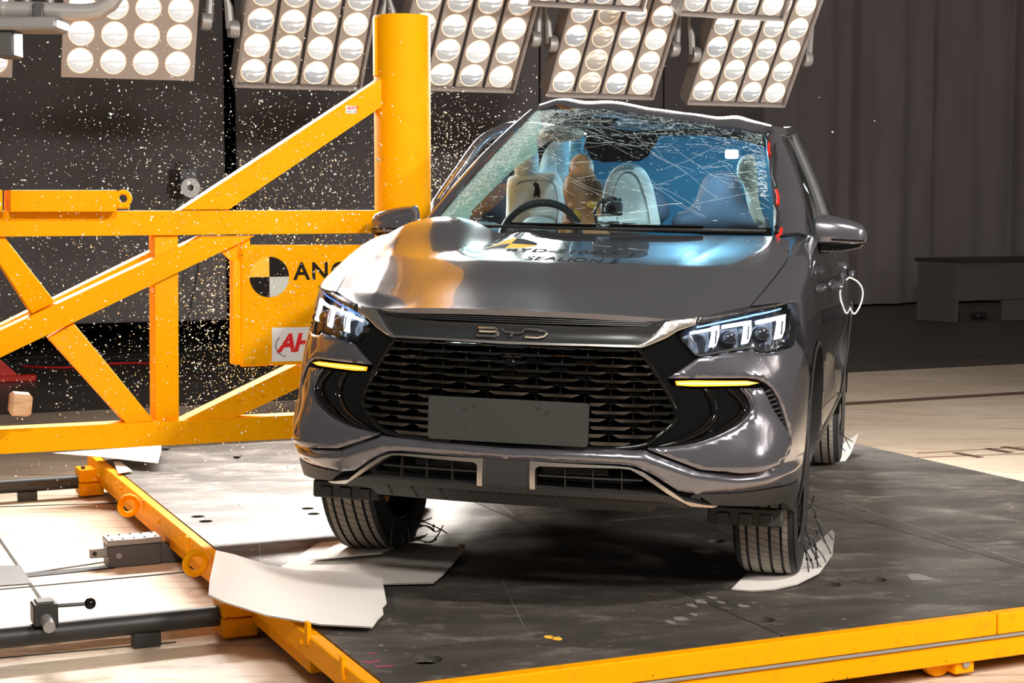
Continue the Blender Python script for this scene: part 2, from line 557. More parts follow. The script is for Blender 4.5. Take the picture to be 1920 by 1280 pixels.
# bench at the right, in front of the curtain
def bench():
    c0 = on_z(1718, 600, 0); c1 = on_z(1792, 605, 0)
    t = empty('work_bench', c1, 'low grey panel bench with a dark top before the curtain', 'bench')
    d1 = (c1 - c0).normalized(); d2 = U
    hgt = (605 - 492) / FPX * c1.y
    L = 2.6
    ax = (d1, Vector((-d1.y, d1.x, 0)), Z)
    w = (c1 - c0).length
    mb = MB(); mb.bbox((c0 + c1) / 2 + Z * (hgt / 2) + ax[1] * .03, (w, .06, hgt), ax); mb.build('side_panel', 'bench_grey', t)
    n = Vector((-d2.y, d2.x, 0))
    mb = MB(); mb.bbox(c1 + d2 * (L / 2) + n * .03 + Z * (hgt * .68), (L, .05, hgt * .64), (d2, n, Z)); mb.build('front_panel', 'bench_grey', t)
    for k in (1.05, 2.3):
        mb = MB(); mb.bbox(c1 + d2 * k + n * .05 + Z * (hgt * .18), (.5, .06, hgt * .36), (d2, n, Z)); mb.build('leg_panel', 'bench_grey', t)
    q = [c0 - d1 * .05, c1 - n * .04, c1 + d2 * L - n * .04, c0 + d2 * L]
    mb = MB(); mb.prism([p + Z * hgt for p in q], Z * .05); mb.build('top', 'bench_top', t)
    for k, s in ((.35, .16), (.8, .2)):
        o = MB(); o.bbox(c1 + d2 * k + n * .5 + Z * .05, (s, .2, .09), (d2, n, Z), .03)
        tag(o.build('storage_box', 'bracket_dark'), 'small dark box lying under the bench, %s' % ('nearer its left panel' if k < .5 else 'nearer its middle'), 'box', 'boxes under the bench')
bench()

# cables and a red beam on the floor behind the frame, a pulley on the screen
for i, (y0, y1, m, r) in enumerate([(688, 672, 'rubber', .02), (680, 668, 'rubber', .02), (690, 683, 'red_print', .008)]):
    pth = []
    for k in range(24):
        a = k / 23
        px = -30 + 340 * a
        pth.append(on_z(px, y0 + (y1 - y0) * a + 3 * math.sin(a * 9 + i * 2), 0) + Z * r)
    mb = MB(); mb.tube(pth, r, 6)
    tag(mb.build('floor_cable', m), ['black cable on the floor behind the yellow frame, nearer one', 'black cable on the floor behind the yellow frame, farther one', 'thin red cable on the floor behind the yellow frame'][i], 'cable')
c = on_z(8, 716, 0)
mb = MB(); mb.bbox(c + Z * .03, (.55, .12, .06), UVZ, .01); mb.prism([c + U * -.1 + Z * .06, c + U * .12 + Z * .06, c + U * -.02 + Z * .2, c + U * -.1 + Z * .2], V * .05)
tag(mb.build('jack_stand', 'red_plastic'), 'red steel stand on the floor at the far left', 'stand')
c = on_plane(356, 352, V * (SV - .30), V)
t = empty('pulley', c - Z * .12, 'grey pulley hung on the dark screen behind the brace', 'pulley')
sgl = 16 / FPX
Mx = Matrix.Translation(c) @ Matrix((( -V.x, U.x, 0, 0), (-V.y, U.y, 0, 0), (0, 0, 1, 0), (0, 0, 0, 1)))
mb = MB(); mb.lathe([(.03, -.03), (.095, -.03), (.10, 0), (.095, .03), (.03, .03)], 24, Mx, True); mb.build('sheave', 'arm_grey', t)
mb = MB(); mb.bbox(c + Z * .06 + V * .05, (.17, .05, .26), UVZ); mb.build('back_plate', 'bracket_dark', t)
mb = MB(); mb.tube([c + Z * .15, c + Z * .26, c + Z * .26 + U * .05], .012, 6); mb.build('hook', 'bracket_dark', t)
mb = MB(); mb.tube([c - Z * .1, c - Z * .7 + U * .08, c - Z * 1.35 - U * .05], .008, 5); tag(mb.build('hanging_wire', 'lamp_seam'), 'thin dark wire hanging below the pulley', 'wire')

# ================================================================== flood lamp banks
def lamp_meshes(r):
    out = {}
    ms = {}
    for nm in ('lamp_lens', 'lamp_lens_cool', 'lamp_lens_full', 'lamp_lens_warm'):
        mb = MB()
        prof = [(0.0001, .30 * r), (.35 * r, .27 * r), (.65 * r, .20 * r), (.85 * r, .10 * r), (.95 * r, .02 * r)]
        vs = []; seg = 20
        for (rr_, h) in prof:
            for k in range(seg):
                a = 2 * math.pi * k / seg
                vs.append((rr_ * math.cos(a), rr_ * math.sin(a), h))
        fs = [((i * seg + k), (i + 1) * seg + k, (i + 1) * seg + (k + 1) % seg, i * seg + (k + 1) % seg) for i in range(len(prof) - 1) for k in range(seg)]
        fs = [f[::-1] if False else f for f in fs]
        mb.add(vs, fs)
        me = mb.mesh('lamp', nm, True, angle=180); orient_up(me); ms[nm] = me
    mb = MB(); seg = 20; vs = []; prof = [(.93 * r, 0), (.97 * r, .05 * r), (1.04 * r, .05 * r), (1.06 * r, 0)]
    for (rr_, h) in prof:
        for k in range(seg):
            a = 2 * math.pi * k / seg; vs.append((rr_ * math.cos(a), rr_ * math.sin(a), h))
    mb.add(vs, [((i * seg + k), (i + 1) * seg + k, (i + 1) * seg + (k + 1) % seg, i * seg + (k + 1) % seg) for i in range(3) for k in range(seg)])
    me = mb.mesh('rim', 'lens_rim', True, angle=180); orient_up(me); ms['rim'] = me
    return ms
def orient_up(me):
    me.update()
    if sum(p.normal.z for p in me.polygons) < 0: me.flip_normals()
LAMPS = None
def bank(name, label, u0, u1, v, z0, tilt, rows, cols=4, plain=False, warm=(), power=0.0, twist=0.0, face=-1, rowfac=None, target=None, yoke=True):
    """u0..u1 lower edge along the hall axis; face -1 looks towards the camera side, +1 away from it"""
    global LAMPS
    tw = Matrix.Rotation(twist, 3, 'Z')
    e1 = tw @ U
    vf = (tw @ V) * face                     # the way the lamps look (horizontal part)
    O = uvz(u0, v, z0)
    W = (u1 - u0) / (math.cos(twist) if abs(twist) < .8 else 1)
    e2 = (Z * math.cos(tilt) + vf * math.sin(tilt))       # up the panel, top leaning out
    nrm = e1.cross(e2)
    if nrm.dot(vf) < 0: nrm = -nrm
    pitch = W / (cols + .12)
    rp = pitch * (rowfac or .86)
    hgt = rp * rows + pitch * .12
    t = empty(name, O + e1 * W / 2, label, 'floodlight', 'floodlight banks over the crash area')
    ax = (e1, e2, nrm)
    mb = MB(); mb.bbox(O + e1 * W / 2 + e2 * hgt / 2 - nrm * .07, (W, hgt, .10), ax, .012); mb.build('housing', 'lamp_frame', t)
    r = pitch * .385
    if LAMPS is None: LAMPS = {}
    key = round(r, 3)
    if key not in LAMPS: LAMPS[key] = lamp_meshes(r)
    ms = LAMPS[key]
    if not plain:
        fw = .018
        for (a, b, s1, s2) in ((fw / 2, hgt / 2, fw, hgt), (W - fw / 2, hgt / 2, fw, hgt), (W / 2, fw / 2, W, fw), (W / 2, hgt - fw / 2, W, fw)):
            mb = MB(); mb.bbox(O + e1 * a + e2 * b - nrm * .0, (s1, s2, .06), ax, .004); mb.build('frame_rail', 'lamp_frame', t)
    R3 = Matrix((e1, e2, nrm)).transposed()
    if e1.cross(e2).dot(nrm) < 0:
        R3 = Matrix((-e1, e2, nrm)).transposed()
    for c in range(cols):
        cx = pitch * (.56 + c)
        if plain:
            par = t
            if c == 0:
                mb = MB(); mb.bbox(O + e1 * W / 2 + e2 * hgt / 2 - nrm * .012, (W, hgt, .02), ax, .003); par0 = mb.build('face_plate', 'lamp_plate', t)
            par = par0
        else:
            mb = MB(); mb.bbox(O + e1 * cx + e2 * hgt / 2 - nrm * .012, (pitch * .90, hgt - .05, .02), ax, .003); par = mb.build('lamp_strip', 'lamp_plate', t)
            mb = MB(); mb.bbox(O + e1 * (cx + pitch * .5) + e2 * hgt / 2 - nrm * .016, (pitch * .085, hgt - .03, .008), ax, .002)
            if c < cols - 1: mb.build('seam', 'lamp_seam', par)
        for k in range(rows):
            cy = pitch * .12 + rp * (k + .5)
            kind = 'lamp_lens_warm' if c in warm else ['lamp_lens', 'lamp_lens', 'lamp_lens_cool', 'lamp_lens_full'][(k * 7 + c * 5 + k * c) % 4]
            if plain: kind = 'lamp_lens_full'
            M4 = Matrix.Translation(O + e1 * cx + e2 * cy + nrm * .001) @ R3.to_4x4()
            put('lamp', ms[kind], M4, par)
            put('lamp_rim', ms['rim'], M4, par)
            mb = None
    if yoke:
        for s in (0, 1):
            b = O + e1 * (-.05 if s == 0 else W + .05) + e2 * (rp * 2.25)
            mb = MB(); mb.lathe([(.0, -.03), (.055, -.03), (.06, 0), (.055, .03), (.0, .03)], 16, Matrix.Translation(b) @ Matrix((e1, e2, nrm)).transposed().to_4x4())
            k = mb.build('yoke_disc', 'arm_grey', t)
            p1 = b + e1 * (-.02 if s == 0 else .02)
            mb = MB(); mb.tube([p1, p1 + e1 * (-.01 if s == 0 else .01) + Z * .14, p1 + Z * .22 + e1 * (-.03 if s == 0 else .03), p1 + Z * 1.6], [.03, .028, .016, .016], 8); mb.build('yoke_arm', 'arm_grey', t)
    if power > 0:
        for c in range(cols):
            ld = bpy.data.lights.new('lamp_beam', 'SPOT')
            ld.energy = power; ld.spot_size = math.radians(115); ld.spot_blend = 1.0; ld.shadow_soft_size = .16
            ld.color = (1.0, .955, .905)
            p = O + e1 * (pitch * (.56 + c)) + e2 * (hgt * .5) + nrm * .12
            d = (target - p).normalized() if target else nrm
            q = (-d).to_track_quat('Z', 'Y') if False else d.to_track_quat('-Z', 'Y')
            put('lamp_beam', ld, Matrix.Translation(p) @ q.to_matrix().to_4x4(), t)
    return t

BV = 10.81
def bank_px(name, label, xl, yl, xr, v=BV, **k):
    u0, u1 = on_plane(xl, yl, V * v, V).dot(U), on_plane(xr, yl, V * v, V).dot(U)
    return bank(name, label, u0, u1, v, on_plane(xl, yl, V * v, V).z, **k)
TG = Vector((.3, 6.9, .5))
T33 = math.radians(33)
LB = 'flood_lamp_bank'
bank_px(LB, 'floodlight bank cut by the frame at the left edge', -225, 139, 23, tilt=math.radians(24), rows=6, plain=True, power=BANK_SPOT * .65, target=TG)
bank_px(LB, 'floodlight bank with one plain face plate, left of the pole', 114, 145, 364, tilt=math.radians(20), rows=6, plain=True, power=BANK_SPOT * .65, target=TG)
bank_px(LB, 'floodlight bank with four lamp strips, just left of the pole', 437, 161, 676, tilt=T33, rows=6, power=BANK_SPOT * .9, target=TG)
bank_px(LB, 'floodlight bank half hidden behind the yellow pole', 733, 165, 962, tilt=math.radians(36), rows=6, power=BANK_SPOT, target=TG)
bank_px(LB, 'floodlight bank above the car roof with one warm lamp strip', 1021, 179, 1223, tilt=T33, rows=6, warm=(1,), power=BANK_SPOT * 0.6, target=TG)
bank_px(LB, 'rightmost floodlight bank, above the car roof corner', 1284, 194, 1469, tilt=T33, rows=6, power=BANK_SPOT * 0.35, target=TG)
BV2 = 9.7
bank_px(LB, 'floodlight bank cut by the upper edge, over the warm lamp strip', 986, 8, 1204, v=BV2, tilt=T33, rows=3, power=BANK_SPOT * 0.6, target=TG, yoke=False)
bank_px(LB, 'floodlight bank cut by the upper edge, over the rightmost bank', 1268, 27, 1466, v=BV2, tilt=T33, rows=3, power=BANK_SPOT * 0.35, target=TG, yoke=False)
# the same banks hang over the camera side; they show as dots mirrored in the bumper
TF = Vector((.1, 6.6, .7))
for (uu, vv, zz, lab) in ((-.6, -1.2, 4.0, 'floodlight bank hung behind the camera, left one'), (3.4, .2, 4.2, 'floodlight bank hung behind the camera, right one')):
    bank(LB, lab, uu, uu + .95, vv, zz, math.radians(30), 8, face=1, power=FRONT_SPOT, target=TF, yoke=False)
for (uu, vv, zz, lab) in ((7.4, .1, 2.1, 'floodlight bank right of the sled, nearest the camera'), (7.5, 1.35, 2.1, 'floodlight bank right of the sled, second from the camera'), (7.6, 2.6, 2.1, 'floodlight bank right of the sled, farthest from the camera')):
    bank(LB, lab, uu, uu + .95, vv, zz, math.radians(28), 7, face=1, power=FRONT_SPOT * .9, target=Vector((4.0, 10.5, 0)), twist=math.pi / 2, yoke=False)

# pipe and bracket at the upper left, close to the camera
c = on_plane(0, 30, Vector((0, 6.0, 0)), (0, 1, 0))
t = empty('ceiling_pipe', c, 'grey bent steel pipe on a bracket at the upper left', 'pipe')
def pt6(px, py, y=6.0): return on_plane(px, py, Vector((0, y, 0)), (0, 1, 0))
mb = MB(); mb.tube([pt6(8, 18), pt6(100, 21), pt6(150, 24), pt6(185, 20), pt6(207, 6), pt6(222, -15), pt6(235, -50)], .031, 16); mb.build('bent_pipe', 'pipe_grey', t)
mb = MB(); mb.tube([pt6(-40, 14), pt6(10, 16)], .042, 16); mb.build('socket', 'pipe_grey', t)
mb = MB(); mb.bbox(pt6(77, 26), (.04, .09, .07), None); mb.build('clip', 'bracket_dark', t)
mb = MB(); mb.bbox(pt6(40, 48), (.30, .18, .045), None, .01); mb.build('bracket', 'arm_grey', t)
mb = MB(); mb.bbox(pt6(15, 83), (.075, .12, .10), None, .008); mb.build('clamp_block', 'bracket_dark', t)

# ================================================================== sled
SU0, SU1, SV0, SV1 = 1.548, 5.64, 4.412, 9.3
def pbox(mb, u0, u1, v0, v1, z0, z1, r=.004):
    return mb.bbox(uvz((u0 + u1) / 2, (v0 + v1) / 2, (z0 + z1) / 2), (abs(u1 - u0), abs(v1 - v0), abs(z1 - z0)), UVZ, r)
sled = empty('impact_sled', uvz((SU0 + SU1) / 2, (SV0 + SV1) / 2, 0), 'flat yellow edged sled with a dark worn steel deck under the car', 'sled')
# deck plates with round openings
holes_px = [((798, 1236), .052), ((1428, 1161), .044), ((1555, 1095), .042), ((1641, 1086), .042), ((1344, 1014), .035), ((371, 968), .030), ((386, 977), .030), ((577, 953), .028), ((588, 963), .028)]
holes = [(on_z(x, y, DECK), r) for (x, y), r in holes_px]
def tri_panel(outer, holes2, step, mapf, bb=None, inset=0):
    """triangulates a 2D outline with holes; returns 3D verts and faces plus outlines"""
    def area(p): return sum(p[i - 1][0] * p[i][1] - p[i][0] * p[i - 1][1] for i in range(len(p)))
    loops = [outer] + list(holes2)
    pts = []; edges = []; own = []
    for lp in loops:
        b = len(pts); n = len(lp); pts += [tuple(p) for p in lp]
        edges += [(b + i, b + (i + 1) % n) for i in range(n)]
        own.append((b, n))
    arrs = [np.array(l, float) for l in loops]
    def inside(P, poly):
        x, y = P[:, 0], P[:, 1]; r = np.zeros(len(P), bool); n = len(poly)
        for i in range(n):
            x1, y1 = poly[i - 1]; x2, y2 = poly[i]
            if y1 == y2: continue
            c = ((y1 > y) != (y2 > y)) & (x < (x2 - x1) * (y - y1) / (y2 - y1) + x1)
            r ^= c
        return r
    def keep(P):
        k = inside(P, arrs[0])
        for h in arrs[1:]: k &= ~inside(P, h)
        return k
    if step:
        lo, hi = arrs[0].min(0), arrs[0].max(0)
        gx = np.arange(lo[0] + step * .5, hi[0], step); gy = np.arange(lo[1] + step * .5, hi[1], step)
        if len(gx) and len(gy):
            g = np.stack(np.meshgrid(gx, gy), -1).reshape(-1, 2)
            g = g[keep(g)]
            if len(g):
                ok = np.ones(len(g), bool)
                for a in arrs:
                    for i in range(len(a)):
                        p, q = a[i - 1], a[i]; d = q - p; L2 = (d * d).sum() + 1e-12
                        tt = np.clip(((g - p) @ d) / L2, 0, 1)
                        dd = np.hypot(*(g - (p + tt[:, None] * d)).T)
                        ok &= dd > step * .42
                pts += [tuple(p) for p in g[ok]]
    if inset:
        ext = []
        for li, a in enumerate(arrs):
            nx, pv = np.roll(a, -1, 0), np.roll(a, 1, 0)
            t = nx - pv; t /= (np.hypot(*t.T)[:, None] + 1e-12)
            sg = 1 if area(a) > 0 else -1
            if li: sg = -sg
            ext.append(a + np.stack([-t[:, 1], t[:, 0]], 1) * inset * sg)
        g = np.vstack(ext); g = g[keep(g)]; ok = np.ones(len(g), bool)
        for a in arrs:
            for i in range(len(a)):
                p, q = a[i - 1], a[i]; d = q - p; L2 = (d * d).sum() + 1e-12
                tt = np.clip(((g - p) @ d) / L2, 0, 1)
                ok &= np.hypot(*(g - (p + tt[:, None] * d)).T) > inset * .8
        pts += [tuple(p) for p in g[ok]]
    r = delaunay_2d_cdt([Vector(p) for p in pts], edges, [], 0, 1e-7)
    vs = np.array([tuple(v) for v in r[0]]); fs = np.array([f for f in r[2]])
    cen = vs[fs].mean(1)
    fs = fs[keep(cen)]
    return vs, fs, arrs
def deck_plate(u0, u1, v0, v1, name='deck_plate'):
    g = .003
    hs = []
    for p, r in holes:
        a, b = to_uv(p)
        if u0 + r < a < u1 - r and v0 + r < b < v1 - r:
            hs.append([(a + r * math.cos(k * math.pi / 10), b + r * math.sin(k * math.pi / 10)) for k in range(20)])
    vs, fs, arrs = tri_panel([(u0 + g, v0 + g), (u1 - g, v0 + g), (u1 - g, v1 - g), (u0 + g, v1 - g)], hs, .5, None)
    mb = MB(); mb.add([uvz(a, b, DECK) for a, b in vs], fs.tolist())
    for a in arrs:
        n = len(a)
        vv = [uvz(x, y, DECK) for x, y in a] + [uvz(x, y, DECK - .022) for x, y in a]
        mb.add(vv, [(i, (i + 1) % n, n + (i + 1) % n, n + i) for i in range(n)])
    return mb.build(name, 'worn_steel_deck', sled)
vs_ = [SV0, to_uv(on_z(1180, 1168, DECK))[1], 6.35, 7.9, SV1]
us_ = [SU0, 2.9, 4.3, SU1]
for i in range(4):
    for j in range(3):
        deck_plate(us_[j], us_[j + 1], vs_[i], vs_[i + 1])
mb = MB(); pbox(mb, SU0 + .06, SU1 - .06, SV0 + .06, SV1 - .06, .05, DECK - .06); mb.build('under_frame', 'void_black', sled)
# front edge: two stacked beams with a steel seam, split once
usp = to_uv(on_z(1857, 1145, DECK))[0]
for (a, b) in ((SU0, usp - .003), (usp + .003, SU1)):
    mb = MB(); pbox(mb, a, b, SV0 - .05, SV0, DECK - .075, DECK - .002); mb.build('edge_beam', 'sled_yellow', sled)
mb = MB(); pbox(mb, SU0 + .3, SU1, SV0 - .054, SV0 - .01, DECK - .086, DECK - .076, .002); mb.build('seam_strip', 'arm_grey', sled)
mb = MB(); pbox(mb, SU0 + .3, SU1, SV0 - .045, SV0 + .04, DECK - .158, DECK - .087); mb.build('lower_beam', 'sled_yellow', sled)
# left edge
mb = MB(); pbox(mb, SU0 - .045, SU0, SV0 - .05, SV1, DECK - .085, DECK - .002); mb.build('side_beam', 'sled_yellow', sled)
mb = MB(); pbox(mb, SU0 - .02, SU0 + .05, SV0 + .7, SV1 - .2, DECK - .15, DECK - .086); mb.build('lower_side_beam', 'sled_yellow', sled)
mb = MB(); pbox(mb, SU1, SU1 + .012, SV0, SV1, DECK - .085, DECK - .002); mb.build('side_plate', 'bracket_dark', sled)
for px, py in ((1035, 985), (985, 1015)):
    pass
for (px, py) in ((262, 946), (391, 1053)):
    a = on_plane(px, py, U * (SU0 - .06), U)
    t_ = Matrix.Translation(a) @ Matrix((V, U, Z)).transposed().to_4x4()
    mb = MB()
    ring = []
    for k in range(20):
        an = 2 * math.pi * k / 20
        ring.append(a + U * (-.052 + .042 * math.cos(an)) + Z * (.042 * math.sin(an)) + V * (.012 * math.cos(an)))
    mb.tube(ring, .014, 10, closed=True)
    mb.tube([a + U * .012, a + U * .06], .024, 10)
    mb.build('lifting_eye', 'sled_yellow', sled)
for px, py, s in ((350, 1017, .05), (575, 1180, .035), (640, 1245, .03)):
    a = on_plane(px, py, U * (SU0 - .05), U)
    mb = MB(); mb.bbox(a - Z * .012 + U * .004, (.014, s, .075), UVZ, .003); mb.build('edge_bracket', 'sled_yellow', sled)
for k in range(9):
    a = uvz(SU0 - .047, SV0 + .25 + .45 * k, DECK - .04)
    mb = MB(); mb.lathe([(0, -.008), (.011, -.008), (.011, .004)], 8, Matrix.Translation(a) @ Matrix((U, V, Z)).transposed().to_4x4()); mb.build('bolt', 'sled_yellow', sled)
# caster under the front beam
c = on_plane(1776, 1250, V * (SV0 + .02), V); cu_ = c.dot(U)
mb = MB(); mb.lathe([(.0, -.022), (.05, -.022), (.056, -.015), (.056, .015), (.05, .022), (.0, .022)], 24, Matrix.Translation(uvz(cu_ - .04, SV0 + .03, .057)) @ Matrix((V, U, Z)).transposed().to_4x4())
w_ = mb.build('caster_wheel', 'sled_yellow', sled)
mb = MB(); pbox(mb, cu_ - .005, cu_ + .075, SV0 - .03, SV0 + .06, .015, DECK - .158); mb.build('caster_fork', 'sled_yellow', w_)
mb = MB(); mb.lathe([(0, -.008), (.014, -.008), (.014, 0)], 10, Matrix.Translation(uvz(cu_ + .035, SV0 - .03, .05)) @ Matrix((V, U, Z)).transposed().to_4x4()); mb.build('axle_bolt', 'arm_grey', w_)
# fine things on the deck: seam lines, scratches of chalk, markers
for a, b, w in (((965, 968), (905, 920), .004), ((1075, 1040), (1290, 1155), .004), ((1250, 960), (1390, 1010), .004), ((1560, 935), (1920, 1056), .006), ((940, 1085), (982, 1175), .003), ((1555, 1075), (1640, 1112), .003), ((484, 1005), (490, 1060), .003), ((560, 830), (575, 900), .003)):
    strip(on_z(*a, 0 + DECK), on_z(*b, DECK), w, DECK + .0006, 'deck_score', 'strip_brown' if b[0] < 1500 and a[0] > 1000 else 'arm_grey', sled, .0008)
for (x0, y0, x1, y1) in ((692, 1225, 708, 1225), (678, 1240, 700, 1242), (703, 1250, 737, 1248), (690, 1243, 712, 1238)):
    strip(on_z(x0, y0, DECK), on_z(x1, y1, DECK), .006, DECK + .0006, 'marker_stroke', 'pink_marker', sled, .0006)
for s in (-1, 1):
    c = on_z(1037 + s * 7.5, 1196 + s * 1.5, DECK)
    mb = MB(); mb.prism([c + U * (.016 * math.cos(k)) + V * (.022 * math.sin(k)) + Z * .0008 for k in np.linspace(0, 6.0, 9)], Z * .0006); mb.build('marker_sticker', 'target_yellow', sled)
for (x, y, s) in ((1296, 1135, .05), (1315, 1128, .05), (1336, 1120, .04), (1352, 1129, .035), (1275, 1160, .05), (1256, 1166, .04), (1300, 1152, .03), (1395, 1136, .04), (1722, 1082, .12)):
    c = on_z(x, y, DECK)
    pl = []
    for k in range(9):
        an = 2 * math.pi * k / 9; rr_ = s * random.uniform(.5, 1)
        pl.append(c + U * rr_ * math.cos(an) * .55 + V * rr_ * math.sin(an) * .8 + Z * .0008)
    mb = MB(); mb.prism(pl, Z * .0006); mb.build('residue_patch', 'lamp_frame', sled)

# rails left of the sled, with yellow end blocks on the sled
def rail(px_a, px_b, label, z=.085, r=.038):
    a = on_plane(*px_a, Z * z, Z); b = on_plane(*px_b, Z * z, Z)
    vv = (a.dot(V) + b.dot(V)) / 2
    t = empty('guide_rail', uvz(0, vv, 0), label, 'rail', 'black guide rails left of the sled')
    ub = SU0 - .1
    mb = MB(); mb.tube([uvz(-2.5, vv, z), uvz(ub + .04, vv, z)], r, 20); mb.build('tube', 'satin_black', t)
    mb = MB(); mb.tube([uvz(-.6, vv, z), uvz(.62, vv, z)], r * 1.10, 20); mb.build('sleeve', 'satin_black', t)
    for u_ in (-1.2, .1, 1.1):
        mb = MB(); pbox(mb, u_, u_ + .1, vv - .03, vv + .03, 0, z - r * .8); mb.build('foot', 'satin_black', t)
    # yellow end block belongs to the sled
    mb = MB(); pbox(mb, ub - .03, ub + .10, vv - .075, vv + .075, z + .004, z + .075); pbox(mb, ub - .03, ub + .10, vv - .075, vv + .075, z - .07, z); mb.build('rail_block', 'sled_yellow', sled)
    for du in (-.005, .07):
        mb = MB(); mb.tube([uvz(ub + du, vv - .04, z + .07), uvz(ub + du, vv - .04, z + .09)], .012, 8); mb.build('block_bolt', 'bracket_dark', sled)
    return vv, ub
rv1, ub1 = rail((0, 1187), (430, 1160), 'black guide rail in the foreground, under the white sheet corner')
rv2, ub2 = rail((0, 914), (165, 900), 'black guide rail farther back, under the yellow frame')
# clamp with a ball handle on the near rail
c = on_plane(83, 1148, V * (rv1 - .02), V)
t = empty('clamp_lever', c - Z * .05, 'black clamp block with a ball lever on the near guide rail', 'clamp')
mb = MB(); mb.bbox(c, (.085, .09, .075), UVZ, .005); mb.build('block', 'satin_black', t)
mb = MB(); mb.bbox(c + Z * .04 , (.06, .07, .012), UVZ, .003); mb.build('cap_plate', 'bracket_dark', t)
mb = MB(); mb.tube([c - V * .04 - Z * .015, c - V * .12 - Z * .025], .021, 14); k_ = mb.build('spindle', 'arm_grey', t)
e = on_plane(169, 1131, V * (rv1 - .03), V)
mb = MB(); mb.tube([c + U * .03 + Z * .02, e], .007, 8); h_ = mb.build('lever', 'satin_black', t)
mb = MB(); mb.ell(e, (.021, .021, .021)); mb.build('ball_knob', 'gloss_black', h_)
# steel tow block in the floor slot
def tow():
    a = on_z(204, 1066, 0); b = on_z(302, 1057, 0); z1 = .125
    vv = a.dot(V); ua, ub_ = a.dot(U), b.dot(U)
    t = empty('tow_block', uvz((ua + ub_) / 2, vv, 0), 'steel tow block with a drawbar in the floor slot', 'tow hitch')
    dv = .13
    mb = MB(); pbox(mb, ua, ub_, vv, vv + dv, .002, z1 - .028); mb.build('body', 'bracket_dark', t)
    mb = MB(); pbox(mb, ua - .004, ub_ + .004, vv - .004, vv + dv, z1 - .027, z1); cap = mb.build('cover_plate', 'arm_grey', t)
    for k in range(5):
        for q_ in (.02, dv - .02):
            mb = MB(); mb.tube([uvz(ua + .02 + k * (ub_ - ua - .04) / 4, vv + q_, z1), uvz(ua + .02 + k * (ub_ - ua - .04) / 4, vv + q_, z1 + .003)], .006, 6); mb.build('screw', 'lamp_seam', cap)
    mb = MB(); pbox(mb, ua - .075, ua + .02, vv + .03, vv + .055, .045, .085); db = mb.build('drawbar', 'arm_grey', t)
    mb = MB(); mb.tube([uvz(ua - .055, vv + .027, .066), uvz(ua - .055, vv + .032, .066)], .010, 10); mb.build('pin_hole', 'lamp_seam', db)
    mb = MB(); mb.tube([uvz(ua + .045, vv - .006, .055), uvz(ua + .045, vv + .002, .055)], .013, 12); mb.build('bolt', 'arm_grey', t)
    mb = MB(); mb.prism([uvz(ub_, vv + .01, .005), uvz(ub_ + .15, vv + .01, .005), uvz(ub_ + .15, vv + .01, .03), uvz(ub_, vv + .01, z1 - .03)], V * .1); mb.build('nose', 'bracket_dark', t)
    mb = MB(); pbox(mb, ub_ + .15, ub_ + .3, vv, vv + .09, .005, .06); mb.build('catch', 'satin_black', t)
tow()

# ================================================================== pole and its frame
pc = on_plane(755.5, 400, Vector((0, 7.46, 0)), (0, 1, 0))
PU, PV = to_uv(pc)
FV = PV - .05                                # front face of the frame
def fp(px, py, v=FV): return on_plane(px, py, V * v, V)
frame = empty('pole_barrier_frame', uvz(PU, PV, 0), 'yellow steel truss frame carrying the round impact pole', 'barrier frame')
def zpole(py): return on_plane(755.5, py, Vector((0, 7.46, 0)), (0, 1, 0)).z
ztop = zpole(31)
mb = MB()
r_ = .127
base = uvz(PU, PV, 0)
mb.lathe([(r_, .0), (r_, 0), (r_, ztop - DECK - .06)], 64, Matrix.Translation(base + Z * (DECK + .06)) @ Matrix(((0, 1, 0, 0), (0, 0, 1, 0), (1, 0, 0, 0), (0, 0, 0, 1))))
mb.lathe([(r_, 0), (r_ - .012, 0), (r_ - .012, -.3)], 64, Matrix.Translation(base + Z * ztop) @ Matrix(((0, 1, 0, 0), (0, 0, 1, 0), (1, 0, 0, 0), (0, 0, 0, 1))))
pole = mb.build('pole', 'safety_yellow', frame)
mb = MB(); mb.bbox(uvz(PU - r_ - .004, PV - .01, zpole(90)), (.012, .03, zpole(35) - zpole(145)), UVZ, .002); mb.build('pole_edge_strip', 'safety_yellow', pole)
def member(name, quad, depth=.10, v=FV, m='safety_yellow', parent=None):
    """beam from the four corners of its front face"""
    mb = MB()
    P4 = [fp(*q, v=v) for q in quad]
    c = sum(P4, Vector()) / 4
    r = .006
    inn = [p + (c - p).normalized() * r * 1.4 for p in P4]
    back = [p + V * depth for p in P4]; mid = [p + V * r for p in P4]
    vs = inn + mid + back
    fs = [(0, 1, 2, 3), (11, 10, 9, 8)]
    for i in range(4):
        j = (i + 1) % 4
        fs += [(i, 4 + i, 4 + j, j), (4 + i, 8 + i, 8 + j, 4 + j)]
    mb.add(vs, fs)
    return mb.build(name, m, parent or frame)
member('top_beam', [(-260, 396), (712, 394), (712, 437), (-260, 446)])
member('upper_brace', [(338, 394), (722, 143), (722, 196), (428, 394)], .10)
member('main_diagonal', [(-260, 741), (378, 443), (478, 442), (-260, 795)], .10, FV)
member('rear_diagonal', [(-260, 738), (300, 463), (330, 470), (-260, 760)], .10, FV + .14)
member('left_diagonal', [(-34, 443), (8, 443), (104, 566), (60, 588)], .09, FV + .02)
member('lower_diagonal', [(92, 634), (139, 606), (290, 790), (238, 795)], .09, FV + .02)
member('upright_post', [(290, 437), (334, 437), (336, 792), (292, 795)], .12, FV + .02)
member('bottom_beam', [(-260, 817), (700, 771), (700, 814), (-260, 865)])
member('right_diagonal', [(340, 789), (640, 642), (640, 690), (430, 789)], .10, FV + .015)
pl = member('sign_plate', [(453, 459), (800, 459), (800, 672), (453, 688)], .02, FV - .01)
